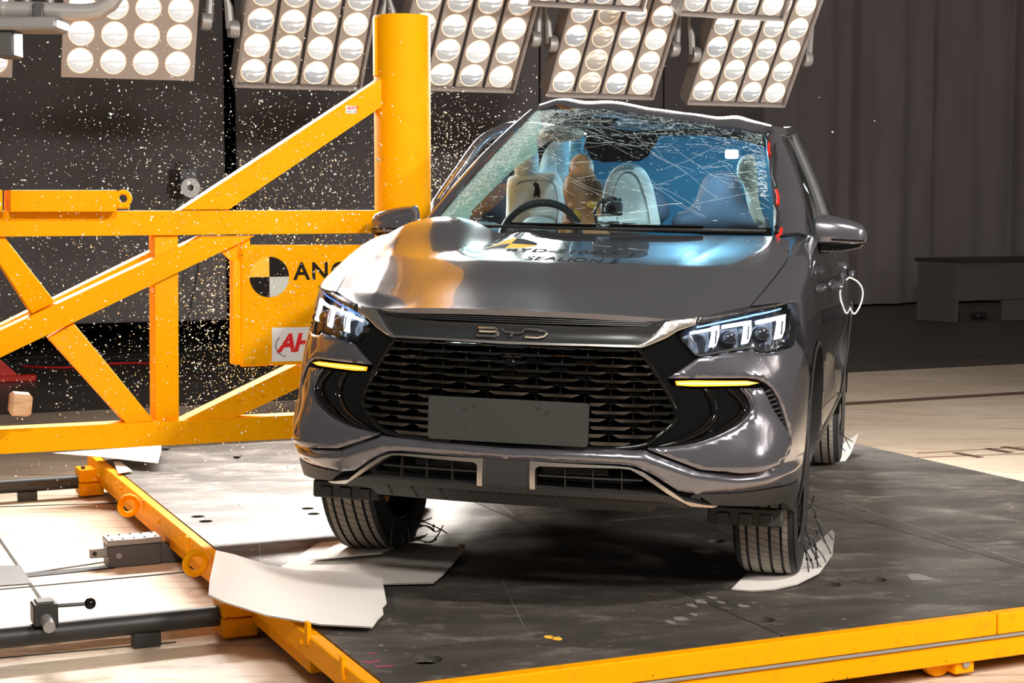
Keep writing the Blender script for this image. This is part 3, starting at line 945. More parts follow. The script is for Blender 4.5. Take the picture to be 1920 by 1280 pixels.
member('plate_channel', [(437, 486), (447, 486), (447, 683), (437, 683)], .06, FV + .02)
member('plate_channel', [(447, 470), (455, 470), (455, 684), (447, 684)], .06, FV + .03)
mb = MB(); g_ = [fp(418, 472), fp(472, 444), fp(472, 462), fp(450, 492), fp(437, 490)]
mb.prism([p + V * .03 for p in g_], V * .02); mb.build('gusset', 'safety_yellow', frame)
# lifting box on the top beam
bx = member('lifting_box', [(20, 356), (220, 356), (220, 397), (20, 397)], .22, FV - .075)
member('lifting_box', [(-260, 357), (5, 356), (5, 396), (-260, 398)], .22, FV - .075)
c = fp(231, 372, FV - .02)
mb = MB(); mb.tube([c + U * .027 * math.cos(k * math.pi / 12) + Z * .027 * math.sin(k * math.pi / 12) for k in range(24)], .0105, 10, closed=True); mb.build('lifting_eye', 'safety_yellow', bx)
mb = MB(); mb.bbox(c - Z * .033, (.05, .03, .02), UVZ); mb.build('eye_foot', 'safety_yellow', bx)
# lettering and stickers on the plate
SPV = FV - .0105
def on_sign(vs, fs, p0, name, m, parent, out=.0008):
    mb = MB(); mb.add([p0 + U * x + Z * y - V * out for x, y, z in vs], fs)
    return mb.build(name, m, parent, smooth=False, fix=False)
c = fp(505, 519, SPV); R_ = (541 - 468) / 2 / FPX * c.y
def sector(c, r, a0, a1, ax, ay, n=14):
    return [c] + [c + ax * (r * math.cos(a0 + (a1 - a0) * k / n)) + ay * (r * math.sin(a0 + (a1 - a0) * k / n)) for k in range(n + 1)]
tgt = None
for k in range(4):
    mb = MB(); mb.prism(sector(c - V * .0015, R_ * 1.04, k * math.pi / 2, (k + 1) * math.pi / 2, U, Z), V * .001)
    o = mb.build('target_quadrant', ['black_print', 'target_pale', 'black_print', 'target_pink'][k] if False else ['black_print', 'target_yellow', 'black_print', 'beige_trim'][k], pl, smooth=False)
def sign_text(s, px, py, hpx, name, m, bold=0, shear=0, space=1.0):
    p0 = fp(px, py, SPV); sz = hpx / FPX * p0.y / .70
    vs, fs = text_mesh(s, sz, bold, shear, space)
    return on_sign(vs, fs, p0, name, m, pl)
sign_text('ANCAP', 551, 524, 32, 'lettering', 'black_print', .0022, 0, 1.12)
sign_text('SAFETY', 596, 546, 11, 'lettering', 'black_print', 0, 0, 1.3)
q = [(510, 614), (640, 612), (640, 674), (510, 678)]
mb = MB(); mb.prism([fp(*p, v=SPV - .0006) for p in q], V * .0006); st = mb.build('sticker', 'white_print', pl)
p0 = fp(521, 659, SPV); sz = 33 / FPX * p0.y / .70
vs, fs = text_mesh('AHA', sz, .004, .28, .92)
on_sign(vs, fs, p0, 'sticker_lettering', 'red_print', st, .0022)
arc = [fp(537 - 20 * math.cos(a) - (12 * (a - 1.6) if a > 1.6 else 0) * -1, 648 - 20 * math.sin(a) * -1, SPV - .0014) for a in np.linspace(-.9, 1.5, 14)]
mb = MB(); mb.tube(arc, .0022, 5); mb.build('swoosh', 'grey_print', st)
c = fp(658, 205.5, FV); ps = 1 / FPX * c.y
mb = MB(); mb.bbox(c - V * .001, (21 * ps, .002, 14 * ps), UVZ, .0004); s2 = mb.build('label_sticker', 'white_print', frame)
vs, fs = text_mesh('AHVT', 6 * ps / .7, .0006, .25)
on_sign(vs, fs, fp(650, 205, FV - .0022), 'label_lettering', 'red_print', s2)
vs, fs = text_mesh('TEST LAB', 3.4 * ps / .7)
on_sign(vs, fs, fp(650, 211, FV - .0022), 'label_lettering', 'black_print', s2)
# ================================================================== the car
YAW, PIT, ROL = map(math.radians, (-14.378, -.188, 1.088))
MCAR = Matrix.Rotation(YAW, 3, 'Z') @ Matrix.Rotation(PIT, 3, 'X') @ Matrix.Rotation(ROL, 3, 'Y')
TCAR = Vector((-.0161, 5.398, -1.2293 + H))
def smooth01(a, b, x):
    t = min(1, max(0, (x - a) / (b - a))); return t * t * (3 - 2 * t)
def dent(q):
    """the flank pushed in where it met the pole"""
    x, y, z = q
    if x < -.55:
        w = math.exp(-((y - 1.93) / .42) ** 2) * smooth01(-.55, -.85, x)
        x += .17 * w
    return (x, y, z)
def bw(q):
    return MCAR @ Vector(dent(q)) + TCAR
def bw0(q):
    return MCAR @ Vector(q) + TCAR
MT_INV = MCAR.transposed()
def b_on(px, py, axis, val):
    d = MT_INV @ sight(px, py); o = MT_INV @ (EYE - TCAR)
    k = (val - o[axis]) / d[axis]
    return o + d * k
def bY(px, py, y): return b_on(px, py, 1, y)
def bX(px, py, x): return b_on(px, py, 0, x)
def bZ(px, py, z): return b_on(px, py, 2, z)

# ---- body skin: half plan curves at several heights (x outwards, y rearwards)
SIDE = lambda x9: [(x9, 1.0), (x9, 1.5), (x9, 2.5), (x9 - .004, 3.4), (x9 - .03, 4.0), (x9 - .14, 4.5), (0.0, 4.66)]
LV = [
 (.14, [(0, .05), (.2, .055), (.4, .075), (.55, .11), (.68, .18), (.78, .28), (.85, .40), (.88, .54), (.89, .72)] + SIDE(.85)),
 (.22, [(0, .0), (.2, .005), (.4, .03), (.55, .07), (.69, .145), (.80, .25), (.87, .37), (.90, .52), (.91, .70)] + SIDE(.885)),
 (.30, [(0, -.035), (.2, -.03), (.4, -.005), (.56, .04), (.70, .12), (.81, .225), (.882, .345), (.915, .50), (.922, .68)] + SIDE(.905)),
 (.45, [(0, -.03), (.2, -.025), (.4, .005), (.56, .055), (.70, .13), (.81, .22), (.885, .335), (.922, .48), (.932, .68)] + SIDE(.925)),
 (.66, [(0, -.02), (.2, -.012), (.4, .022), (.55, .085), (.68, .155), (.79, .237), (.868, .345), (.912, .495), (.928, .69)] + SIDE(.932)),
 (.78, [(0, .0), (.2, .006), (.4, .033), (.54, .098), (.66, .18), (.772, .283), (.855, .395), (.902, .53), (.918, .70)] + SIDE(.93)),
 (.90, [(0, .03), (.19, .038), (.38, .07), (.52, .118), (.64, .215), (.755, .35), (.84, .455), (.888, .57), (.905, .72)] + SIDE(.918)),
 (1.02, [(0, .06), (.19, .07), (.37, .10), (.50, .15), (.62, .25), (.735, .38), (.82, .49), (.868, .60), (.884, .74)] + SIDE(.895)),
 (1.12, [(0, .10), (.19, .11), (.36, .14), (.49, .19), (.60, .29), (.71, .42), (.79, .52), (.838, .63), (.855, .76)] + SIDE(.862)),
]
NSEG = 24
def catmull(P):
    P = np.array(P, float)
    a = P[1] * [-1, 1]; b = P[-2] * [-1, 1]
    Q = np.vstack([a, P, b]); out = []
    for i in range(1, len(Q) - 2):
        for k in range(NSEG):
            t = k / NSEG
            out.append(.5 * ((2 * Q[i]) + (-Q[i - 1] + Q[i + 1]) * t + (2 * Q[i - 1] - 5 * Q[i] + 4 * Q[i + 1] - Q[i + 2]) * t * t + (-Q[i - 1] + 3 * Q[i] - 3 * Q[i + 1] + Q[i + 2]) * t ** 3))
    out.append(P[-1])
    return np.array(out)
ZL = np.array([z for z, _ in LV]); CL = np.array([catmull(p) for _, p in LV])      # level, u, xy
NZ = 197
ZG = np.linspace(ZL[0], ZL[-1], NZ)
dd = np.zeros_like(CL)
for i in range(len(ZL)):
    lo, hi = max(i - 1, 0), min(i + 1, len(ZL) - 1)
    dd[i] = (CL[hi] - CL[lo]) / (ZL[hi] - ZL[lo])
SKIN = np.zeros((NZ, CL.shape[1], 2))
for k, z in enumerate(ZG):
    i = min(max(np.searchsorted(ZL, z) - 1, 0), len(ZL) - 2)
    h = ZL[i + 1] - ZL[i]; t = (z - ZL[i]) / h
    SKIN[k] = ((2 * t ** 3 - 3 * t * t + 1) * CL[i] + (t ** 3 - 2 * t * t + t) * h * dd[i] + (-2 * t ** 3 + 3 * t * t) * CL[i + 1] + (t ** 3 - t * t) * h * dd[i + 1])
UMAX = len(LV[0][1]) - 1
def skin(u, z):
    s = 1 if u >= 0 else -1
    a = min(abs(u), UMAX) * NSEG; i = min(int(a), SKIN.shape[1] - 2); fa = a - i
    b = (z - ZG[0]) / (ZG[1] - ZG[0]); j = min(max(int(b), 0), NZ - 2); fb = b - j
    p = (SKIN[j, i] * (1 - fa) + SKIN[j, i + 1] * fa) * (1 - fb) + (SKIN[j + 1, i] * (1 - fa) + SKIN[j + 1, i + 1] * fa) * fb
    return np.array((s * p[0], p[1], z))
def skin_n(u, z):
    e = .06
    a = skin(u + e, z) - skin(u - e, z); b = skin(u, z + .006) - skin(u, z - .006)
    n = np.cross(a, b)
    return n / (np.linalg.norm(n) + 1e-12)
def hit(surf, px, py, g, step=(1e-3, 1e-3), lim=None):
    """parameters of the surface point seen at a pixel of the photograph"""
    p = np.array(g, float)
    for _ in range(40):
        f = np.array(proj(bw0(surf(*p)))) - (px, py)
        if abs(f).max() < .02: break
        J = np.array([(np.array(proj(bw0(surf(p[0] + step[0], p[1])))) - (px, py) - f) / step[0], (np.array(proj(bw0(surf(p[0], p[1] + step[1])))) - (px, py) - f) / step[1]]).T
        try: d = np.linalg.solve(J, -f)
        except Exception: break
        m = max(abs(d[0]) / .6, abs(d[1]) / .12, 1)
        p = p + d / m
        if lim:
            p[0] = min(max(p[0], lim[0]), lim[1]); p[1] = min(max(p[1], lim[2]), lim[3])
    return tuple(p)
def T(px, py):
    g = (max(.05, (px - 955) / 85), .86 - (py - 590) / 590)
    u, z = hit(skin, px, py, g, (1e-2, 2e-3), (0, 9.5, .14, 1.1))
    return (u, z)
def TT(*pts): return [T(*p) for p in pts]
def u_of_y(y, z):
    lo, hi = 4.0, 14.0
    for _ in range(40):
        m_ = (lo + hi) / 2
        if skin(m_, z)[1] < y: lo = m_
        else: hi = m_
    return (lo + hi) / 2
def YZ(*pts): return [(u_of_y(y, z), z) for y, z in pts]
KU = .15                                     # metres per u step, for even triangles
def densify(P, d, closed=True):
    out = []; n = len(P)
    for i in range(n if closed else n - 1):
        a, b = np.array(P[i]), np.array(P[(i + 1) % n])
        L = math.hypot((b[0] - a[0]) * KU, b[1] - a[1]); k = max(1, int(math.ceil(L / d)))
        out += [tuple(a + (b - a) * j / k) for j in range(k)]
    if not closed: out.append(tuple(P[-1]))
    return out
def rnd(P, w=.25):
    """one corner-cutting pass on a closed outline"""
    out = []; n = len(P)
    for i in range(n):
        a, b = np.array(P[i]), np.array(P[(i + 1) % n])
        out += [tuple(a * (1 - w) + b * w), tuple(a * w + b * (1 - w))]
    return out
CAR = empty('crashed_car', bw0((0, 2.3, -.14)), 'dark grey hatchback SUV with shattered windscreen pressed against the yellow pole', 'car')
def panel(name, uz, m, parent=None, off=0.0, th=.02, step=.022, holes=(), sides=(1, -1), bulge=None, surf=None, nrm=None, label=None, dens=.02, edge=0.0):
    """skin panel from an outline in skin coordinates, with its edges turned inwards; sides: +1 as traced, -1 mirrored"""
    surf = surf or skin; nrm = nrm or skin_n
    res = []
    for sgn in sides:
        out = [(u * KU * sgn, z) for u, z in densify(uz, dens)]
        hs = [[(u * KU * sgn, z) for u, z in densify(h, dens)] for h in holes]
        vs, fs, arrs = tri_panel(out, hs, step, None, inset=edge * 1.3)
        border = set(tuple(np.round(p, 6)) for ar in arrs for p in ar)
        def P3(a, z, o):
            u = a / KU; n = nrm(u, z); p = surf(u, z)
            return p + n * o
        offs = lambda a, z: off + (bulge(a / KU, z) if bulge else 0) - (edge if edge and abs(a) > .004 and (round(float(a), 6), round(float(z), 6)) in border else 0)
        mb = MB()
        mb.add([bw(P3(a, z, offs(a, z))) for a, z in vs], fs.tolist())
        if th:
            for ar in arrs:
                n_ = len(ar)
                vv = [bw(P3(a, z, offs(a, z))) for a, z in ar] + [bw(P3(a, z, offs(a, z) - th)) for a, z in ar]
                mb.add(vv, [(i, (i + 1) % n_, n_ + (i + 1) % n_, n_ + i) for i in range(n_)])
        me_o = mb.build(name, m, parent or CAR, angle=50, fix=False)
        # faces look outwards
        me = me_o.data
        fl_ = []
        c0 = np.array(bw((0, 2.3, .6)))
        if sum(1 for p in me.polygons[:len(fs)] if (Vector(p.center) + Vector(WL[me_o].translation) - Vector(c0)).dot(p.normal) > 0) < len(fs) / 2: me.flip_normals()
        if label: me_o['label'] = label
        res.append(me_o)
    return res
def centre(half):
    """full outline from a right half listed from the centre line outwards and back to it"""
    return list(half) + [(-u, z) for u, z in reversed(half) if abs(u) > 1e-6]
def C0(py):
    """height on the centre line seen at that pixel row"""
    z = .5
    for _ in range(30):
        y_ = proj(bw0(skin(0, z)))[1]; y2 = proj(bw0(skin(0, z + .002)))[1]
        z += (py - y_) / ((y2 - y_) / .002)
        z = min(max(z, .15), 1.05)
    return (0.0, z)

# ---- outlines traced on the right half
HL = TT((1272, 627.5), (1287, 615.5), (1309, 608), (1366, 594.7), (1419, 582.7), (1473, 571), (1490, 564), (1499, 570), (1502, 588), (1499, 612), (1494, 636), (1486, 649), (1462, 656), (1434, 660), (1423, 659), (1413, 652.7), (1375, 658), (1331, 666), (1314, 669), (1304, 666), (1292, 651.6), (1280, 637))
GR = TT((1195, 652.6), (1211, 674), (1228, 700), (1248, 732.5), (1261, 759), (1267, 776), (1264, 788), (1250, 803), (1228, 818), (1206, 831), (1103, 838))
gtop, gbot = C0(646), C0(836)
grille_half = [gtop] + GR + [gbot]
MASK = TT((1203, 651), (1213, 649), (1250, 634), (1271, 621), (1272, 627.5), (1280, 637), (1292, 651.6), (1304, 666), (1311, 669), (1253, 710), (1262, 722), (1300, 728), (1392, 727), (1405, 745), (1411, 762), (1408, 776), (1382, 799), (1332, 822), (1290, 834), (1214, 842))
mask_half = [C0(643)] + MASK + [C0(840)]
# gloss black surround with the grille opening
panel('front_mask', centre(mask_half), 'gloss_black', off=-.016, th=.05, step=.02, holes=[centre(grille_half)], sides=(1,))
# painted cover: fin under the headlamp, outer band, lower bar
arch = []
AC, AR = (.955, .345), .395
for k in range(0, 11):
    a = math.radians(225 - k * 10.5) if False else math.radians(207 - k * 7.2)
    arch.append((AC[0] + AR * math.cos(a), AC[1] + AR * math.sin(a)))
arch = [p for p in arch]
# angle 207deg: front low side of the arch, decreasing towards the top
split_z = .66
ARf = [p for p in arch if p[1] < split_z]
cover = TT((1253, 709), (1311, 669.5), (1331, 667), (1375, 659), (1413, 653.7), (1423, 660), (1434, 661), (1462, 657), (1486, 650), (1494, 637)) \
    + YZ((.60, .72)) + YZ(*[p for p in reversed(ARf)]) + YZ((.60, .20)) \
    + TT((1496, 902), (1442, 915.5), (1389, 923.5), (1307, 926), (1272, 920), (1228, 891.6), (1191, 874), (1162, 870), (994, 864)) + [C0(861)] + [C0(840)] \
    + TT((1103, 843), (1210, 844), (1222, 850), (1310, 883), (1380, 888), (1420, 885), (1450, 875), (1477, 845), (1482, 824), (1480, 806), (1473, 780), (1462, 748), (1450, 728), (1437, 717), (1420, 709.5), (1395, 708))
# mirrored halves meet on the centre line
RZ = [C0(849), T(1100, 852), T(1205, 858), T(1300, 893), T(1380, 902), T(1430, 899), T(1475, 884), (9.5, T(1475, 884)[1] + .02)]
ru, rz = [a for a, b in RZ], [b for a, b in RZ]
def ridge(u, z):
    zr = float(np.interp(abs(u), ru, rz)); d = z - zr
    return .013 * (max(0, 1 - d / .022) if d > 0 else max(0, 1 + d / .045)) * (1 - smooth01(6.0, 7.5, abs(u)))
panel('bumper_cover', cover, 'graphite_metallic_paint', th=.03, step=.014, edge=.005, bulge=ridge)
# cheek panel
CH = TT((1393, 728), (1430, 727), (1437, 740), (1452, 770), (1474, 808), (1478, 826), (1472, 846), (1447, 872), (1418, 881), (1380, 885), (1312, 880), (1216, 843), (1290, 836), (1332, 824), (1382, 801), (1409, 778), (1413, 763), (1407, 744))
ch_c = np.mean(np.array(CH), 0)
panel('bumper_cheek', CH, 'graphite_metallic_paint', off=.004, th=.03, edge=.005, step=.016, bulge=lambda u, z: .040 * smooth01(ch_c[1] + .07, ch_c[1] - .11, z) * math.exp(-((abs(u) - ch_c[0] - .1) / 1.1) ** 2))
# side vent with slats
VE = TT((1430, 727), (1440, 720), (1450, 729), (1462, 749), (1473, 781), (1481, 812), (1475, 809), (1452, 771), (1437, 741))
panel('side_vent', VE, 'void_black', off=-.03, th=0)
for k in range(9):
    t_ = (k + .7) / 9.6
    a = np.array([1433, 729]) * (1 - t_) + np.array([1475, 806]) * t_; b = np.array([1445, 723]) * (1 - t_) + np.array([1480, 808]) * t_
    b += np.array([5, -2]) * math.sin(math.pi * t_)
    q = TT(tuple(a), tuple(b), (b[0], b[1] + 3.2), (a[0], a[1] + 3.2))
    panel('vent_slat', q, 'dark_plastic', off=-.008, th=.015, step=None, dens=.05)
# amber running strip
DR = TT((1268, 714), (1300, 713), (1400, 713.5), (1424, 717.5), (1405, 722), (1300, 724), (1270, 722))
for o in panel('running_light', DR, 'amber_guide', off=-.002, th=.012, label='lit amber strip'):
    pass
DC = TT((1271, 716.5), (1400, 716), (1418, 718), (1400, 720), (1272, 720.5))
panel('running_light_core', DC, 'amber_core', off=-.0005, th=.003)
# black curved fins sweeping between grille and cheek
def ribbon(name, path_px, w, d, m, off=-.014, parent=None, sides=(1, -1), taper=True):
    uz = np.array([T(*p) for p in path_px])
    tt = np.linspace(0, len(uz) - 1, (len(uz) - 1) * 6 + 1)
    def cr(t):
        i = min(int(t), len(uz) - 2); f = t - i
        p0 = uz[max(i - 1, 0)]; p1 = uz[i]; p2 = uz[i + 1]; p3 = uz[min(i + 2, len(uz) - 1)]
        return .5 * (2 * p1 + (p2 - p0) * f + (2 * p0 - 5 * p1 + 4 * p2 - p3) * f * f + (3 * p1 - p0 - 3 * p2 + p3) * f ** 3)
    P = [cr(t) for t in tt]
    for sgn in sides:
        mb = MB(); vs = []
        n = len(P)
        for i, (u, z) in enumerate(P):
            c = skin(u * sgn, z); nn = skin_n(u * sgn, z)
            a = skin(*(P[max(i - 1, 0)] * [sgn, 1])); b = skin(*(P[min(i + 1, n - 1)] * [sgn, 1]))
            d_ = (b - a) / (np.linalg.norm(b - a) + 1e-9); s_ = np.cross(nn, d_)
            k = (math.sin(math.pi * (.12 + .76 * i / (n - 1))) if taper else 1)
            ww = w * k / 2
            for (du, dn) in ((-1, 0), (-.6, .7), (0, 1), (.6, .7), (1, 0)):
                vs.append(bw(c + s_ * ww * du + nn * (off + d * dn * (k if taper else 1))))
        fs = [(i * 5 + k, (i + 1) * 5 + k, (i + 1) * 5 + k + 1, i * 5 + k + 1) for i in range(n - 1) for k in range(4)]
        mb.add(vs, fs)
        mb.build(name, m, parent or CAR, angle=180)
ribbon('grille_frame', [(1196, 652), (1228, 698), (1252, 737), (1267, 771), (1262, 793), (1230, 820), (1206, 834), (1150, 840), (1060, 838)], .020, .016, 'gloss_black', -.012, taper=False)
ribbon('fin_blade', [(1322, 728), (1338, 752), (1340, 780), (1318, 806), (1270, 828), (1222, 840)], .030, .024, 'gloss_black')
ribbon('fin_blade', [(1366, 728), (1392, 752), (1397, 772), (1370, 798), (1310, 824), (1240, 839)], .026, .022, 'gloss_black')
ribbon('fin_edge', [(1391, 727), (1406, 745), (1412, 764), (1407, 779), (1381, 801), (1330, 824), (1290, 835), (1216, 842)], .010, .010, 'graphite_metallic_paint', taper=False)

# ---- grille
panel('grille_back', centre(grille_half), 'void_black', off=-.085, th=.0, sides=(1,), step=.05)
def grille_u(z, poly):
    best = 0
    n = len(poly)
    for i in range(n - 1):
        (u1, z1), (u2, z2) = poly[i], poly[i + 1]
        if (z1 - z) * (z2 - z) <= 0 and z1 != z2: best = max(best, u1 + (u2 - u1) * (z - z1) / (z2 - z1))
    return best
zt, zb = .765, .452
grl = tag(empty('grille', bw0((0, 0, .6))), None)
grl.parent = CAR; grl.matrix_basis = WL[CAR].inverted() @ WL[grl]
nrow = 13
zt_edge = T(1195, 652.6)[1]
for k in range(nrow):
    zc = zt_edge - .006 - k * (.0252)
    um = grille_u(zc, grille_half) - .02
    if um < .3: continue
    per = .83; w2 = .21 + .012 * k / 3
    us = [-um]; phase = 0 if k % 2 == 0 else per / 2
    brk = [-um, um]
    for j in range(-9, 10):
        c_ = j * per + phase
        for s_ in (-w2 - .10, -w2, w2, w2 + .10):
            if -um < c_ + s_ < um: brk.append(c_ + s_)
    for x_ in np.arange(-um, um, .14): brk.append(float(x_))
    brk = sorted(set(round(x_, 4) for x_ in brk))
    def bul(u):
        r = abs((u - phase + per / 2) % per - per / 2)
        return 1.0 if r <= w2 + 1e-6 else max(0.0, 1 - (r - w2) / .10)
    mb = MB(); vs = []
    for u in brk:
        p = lambda z, o: bw(skin(u, z) + skin_n(u, z) * o)
        vs += [p(zc + .003, -.03), p(zc + .0025, -.008), p(zc + .0005, -.004), p(zc - .0025, -.006), p(zc - .003, -.03)]
    n = len(brk)
    mb.add(vs, [(i * 5 + a, (i + 1) * 5 + a, (i + 1) * 5 + (a + 1) % 5, i * 5 + (a + 1) % 5) for i in range(n - 1) for a in range(5)])
    mb.build('grille_bar', 'smoked_chrome', grl, angle=20)
    hb = .0085 + .004 * k / 12
    for j in range(-9, 10):
        c_ = j * per + phase
        lo_, hi_ = max(c_ - w2 - .10, -um), min(c_ + w2 + .10, um)
        if hi_ - lo_ < .12: continue
        us_l = sorted(set([lo_, hi_] + [x_ for x_ in (c_ - w2, c_, c_ + w2) if lo_ < x_ < hi_]))
        mb = MB(); vs = []
        for u in us_l:
            r_ = abs(u - c_); b_ = 1.0 if r_ <= w2 + 1e-6 else max(0.0, 1 - (r_ - w2) / .10)
            p = lambda z, o: bw(skin(u, z) + skin_n(u, z) * o)
            vs += [p(zc + .0042, -.02), p(zc + .0040, -.005), p(zc + .0015, .001 + .003 * b_), p(zc - .001 - hb * .75 * b_, .000 + .003 * b_), p(zc - .003 - hb * b_, -.008), p(zc - .003 - hb * b_, -.02)]
        n = len(us_l)
        mb.add(vs, [(i * 6 + a, (i + 1) * 6 + a, (i + 1) * 6 + (a + 1) % 6, i * 6 + (a + 1) % 6) for i in range(n - 1) for a in range(6)] + [tuple(range(6)), tuple(range((n - 1) * 6, n * 6))])
        mb.build('grille_lozenge', 'bar_chrome', grl, angle=15)
for j in range(-6, 7):
    u = j * .415
    zz = [z for z in np.linspace(zb, zt - .01, 20) if abs(u) < grille_u(z, grille_half) - .03]
    if len(zz) < 3: continue
    mb = MB(); mb.tube([bw(skin(u, z) + skin_n(u, z) * -.042) for z in (zz[0], (zz[0] + zz[-1]) / 2, zz[-1])], .004, 5); mb.build('grille_stay', 'satin_black', grl)
for (u0, u1, z0, z1) in ((-.22, .22, .60, .76), (2.2, 3.2, .5, .74), (-3.2, -2.2, .5, .74)):
    for z_ in np.arange(z0, z1, .0126):
        if grille_u(z_, grille_half) < abs(u0 if u0 < 0 else u1): continue
        q = [(u0, z_), (u1, z_), (u1, z_ + .009), (u0, z_ + .009)]
        panel('radiator_slat', q, 'radiator_grey', grl, off=-.055, th=.006, sides=(1,), step=None, dens=.05)
# small camera square
q = TT((962, 667), (1010, 667)); uc, zc = 0.0, C0(680)[1]
mb = MB(); mb.bbox(bw(skin(0, zc) + skin_n(0, zc) * -.004), (.034, .02, .030), tuple(MCAR @ Vector(e) for e in ((1, 0, 0), (0, 1, 0), (0, 0, 1))), .006); mb.build('front_camera', 'gloss_black', CAR)

# ---- number plate blank
def plate():
    x0, z0, z1 = .272, .443, .586
    r = .012; pts = []
    for cx, cz, a0 in ((x0 - r, z1 - r, 0), (-x0 + r, z1 - r, 90), (-x0 + r, z0 + r, 180), (x0 - r, z0 + r, 270)):
        for k in range(5):
            a = math.radians(a0 + k * 22.5); pts.append((cx + r * math.cos(a), cz + r * math.sin(a)))
    mb = MB()
    yy = -.040
    f = [bw((x, yy - .006 * (z - z0) / (z1 - z0) * -1, z)) for x, z in pts]; 
    mb.prism(f, MCAR @ Vector((0, .008, 0)))
    pl_ = mb.build('number_plate_blank', 'plate_grey', CAR, smooth=False)
    for (px, py) in ((891, 756), (874, 763), (874, 797), (1011, 761), (1028, 770), (1027, 805)):
        c = bY(px, py, -.041)
        Mx = Matrix.Translation(bw0(c)) @ (MCAR @ Matrix(((0, 1, 0), (1, 0, 0), (0, 0, 1)))).to_4x4()
        mb = MB(); mb.lathe([(.0028, -.0012), (.006, -.0012), (.006, .001)], 10, Mx); e = mb.build('plate_eyelet', 'chrome', pl_)
        mb = MB(); mb.lathe([(0, -.0013), (.0032, -.0013), (.0032, .001)], 8, Mx); mb.build('eyelet_hole', 'void_black', e)
plate()

# ---- badge bar, upper slot and silver wings
SLOT = [C0(589)] + TT((1256, 600), (1245, 604.5), (1206, 611.5), (1100, 612)) + [C0(606.5)]
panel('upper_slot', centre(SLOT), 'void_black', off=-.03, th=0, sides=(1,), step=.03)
for k in range(3):
    q = [C0(593.5 + k * 4)] + TT((1225, 601.5 + k * 3), (1225, 603.2 + k * 3)) + [C0(595.2 + k * 4)]
    panel('slot_rib', centre(q), 'satin_black', off=-.012, th=.01, sides=(1,), step=None, dens=.05)
BP = [C0(607)] + TT((1100, 612.5), (1206, 612), (1245, 605), (1253, 602), (1220, 634), (1202, 646.5)) + [C0(641.2)]
zbm = (C0(607)[1] + C0(641)[1]) / 2
panel('badge_panel', centre(BP), 'dark_satin_panel', off=.002, th=.02, sides=(1,), step=.008, bulge=lambda u, z: -.012 * max(0, 1 - ((z - zbm) / .034) ** 2))
RIM = [C0(640.8)] + TT((1100, 645), (1198, 647)) + TT((1212, 648.5), (1203, 651.5), (1100, 648.8)) + [C0(645.3)]
panel('badge_rim', centre(RIM), 'satin_silver', off=.006, th=.012, sides=(1,), step=None)
WING = TT((1203, 651), (1198, 647), (1219, 634), (1248, 604), (1258, 600.5), (1308, 593.5), (1304, 608), (1287, 614.5), (1270, 620.5), (1250, 633), (1213, 648.5))
panel('silver_wing', WING, 'satin_silver', off=.005, th=.02, step=.012, edge=.003)
BROW = TT((1310, 593.3), (1360, 585.5), (1405, 577.5), (1450, 568.5), (1486, 562.5), (1489, 563.5), (1472, 570), (1419, 581.7), (1366, 593.7), (1306, 607.5))
panel('headlamp_brow', BROW, 'dark_brow', off=.005, th=.02, step=.012, edge=.003)
# BYD letters
def strokes(name, lines, r, parent=None, surf=skin):
    mb = MB()
    for ln in lines:
        P = []
        for px, py in ln:
            if px >= proj(bw0(skin(0, .8)))[0]:
                u, z = T(px, py)
            else:
                u, z = hit(skin, px, py, ((px - 958) / 85, .8), (1e-2, 2e-3))
            P.append(bw(skin(u, z) + skin_n(u, z) * .001))
        mb.tube(P, r, 6)
    return mb.build(name, 'chrome', parent or CAR)
strokes('badge_letter', [[(897, 613), (927, 614), (934, 616.5), (931, 620.5), (922, 621), (899, 620)], [(925, 621), (934, 622.5), (935, 626), (930, 629.5), (922, 630), (894, 628.5)]], .005)
strokes('badge_letter', [[(942, 614.5), (944, 620), (950, 622), (962, 623), (974, 624), (980, 622), (984, 616)], [(961, 623), (958, 631)]], .005)
strokes('badge_letter', [[(986, 616.5), (1010, 618), (1021, 621), (1025, 625), (1020, 630), (1008, 632.5), (985, 631)]], .005)

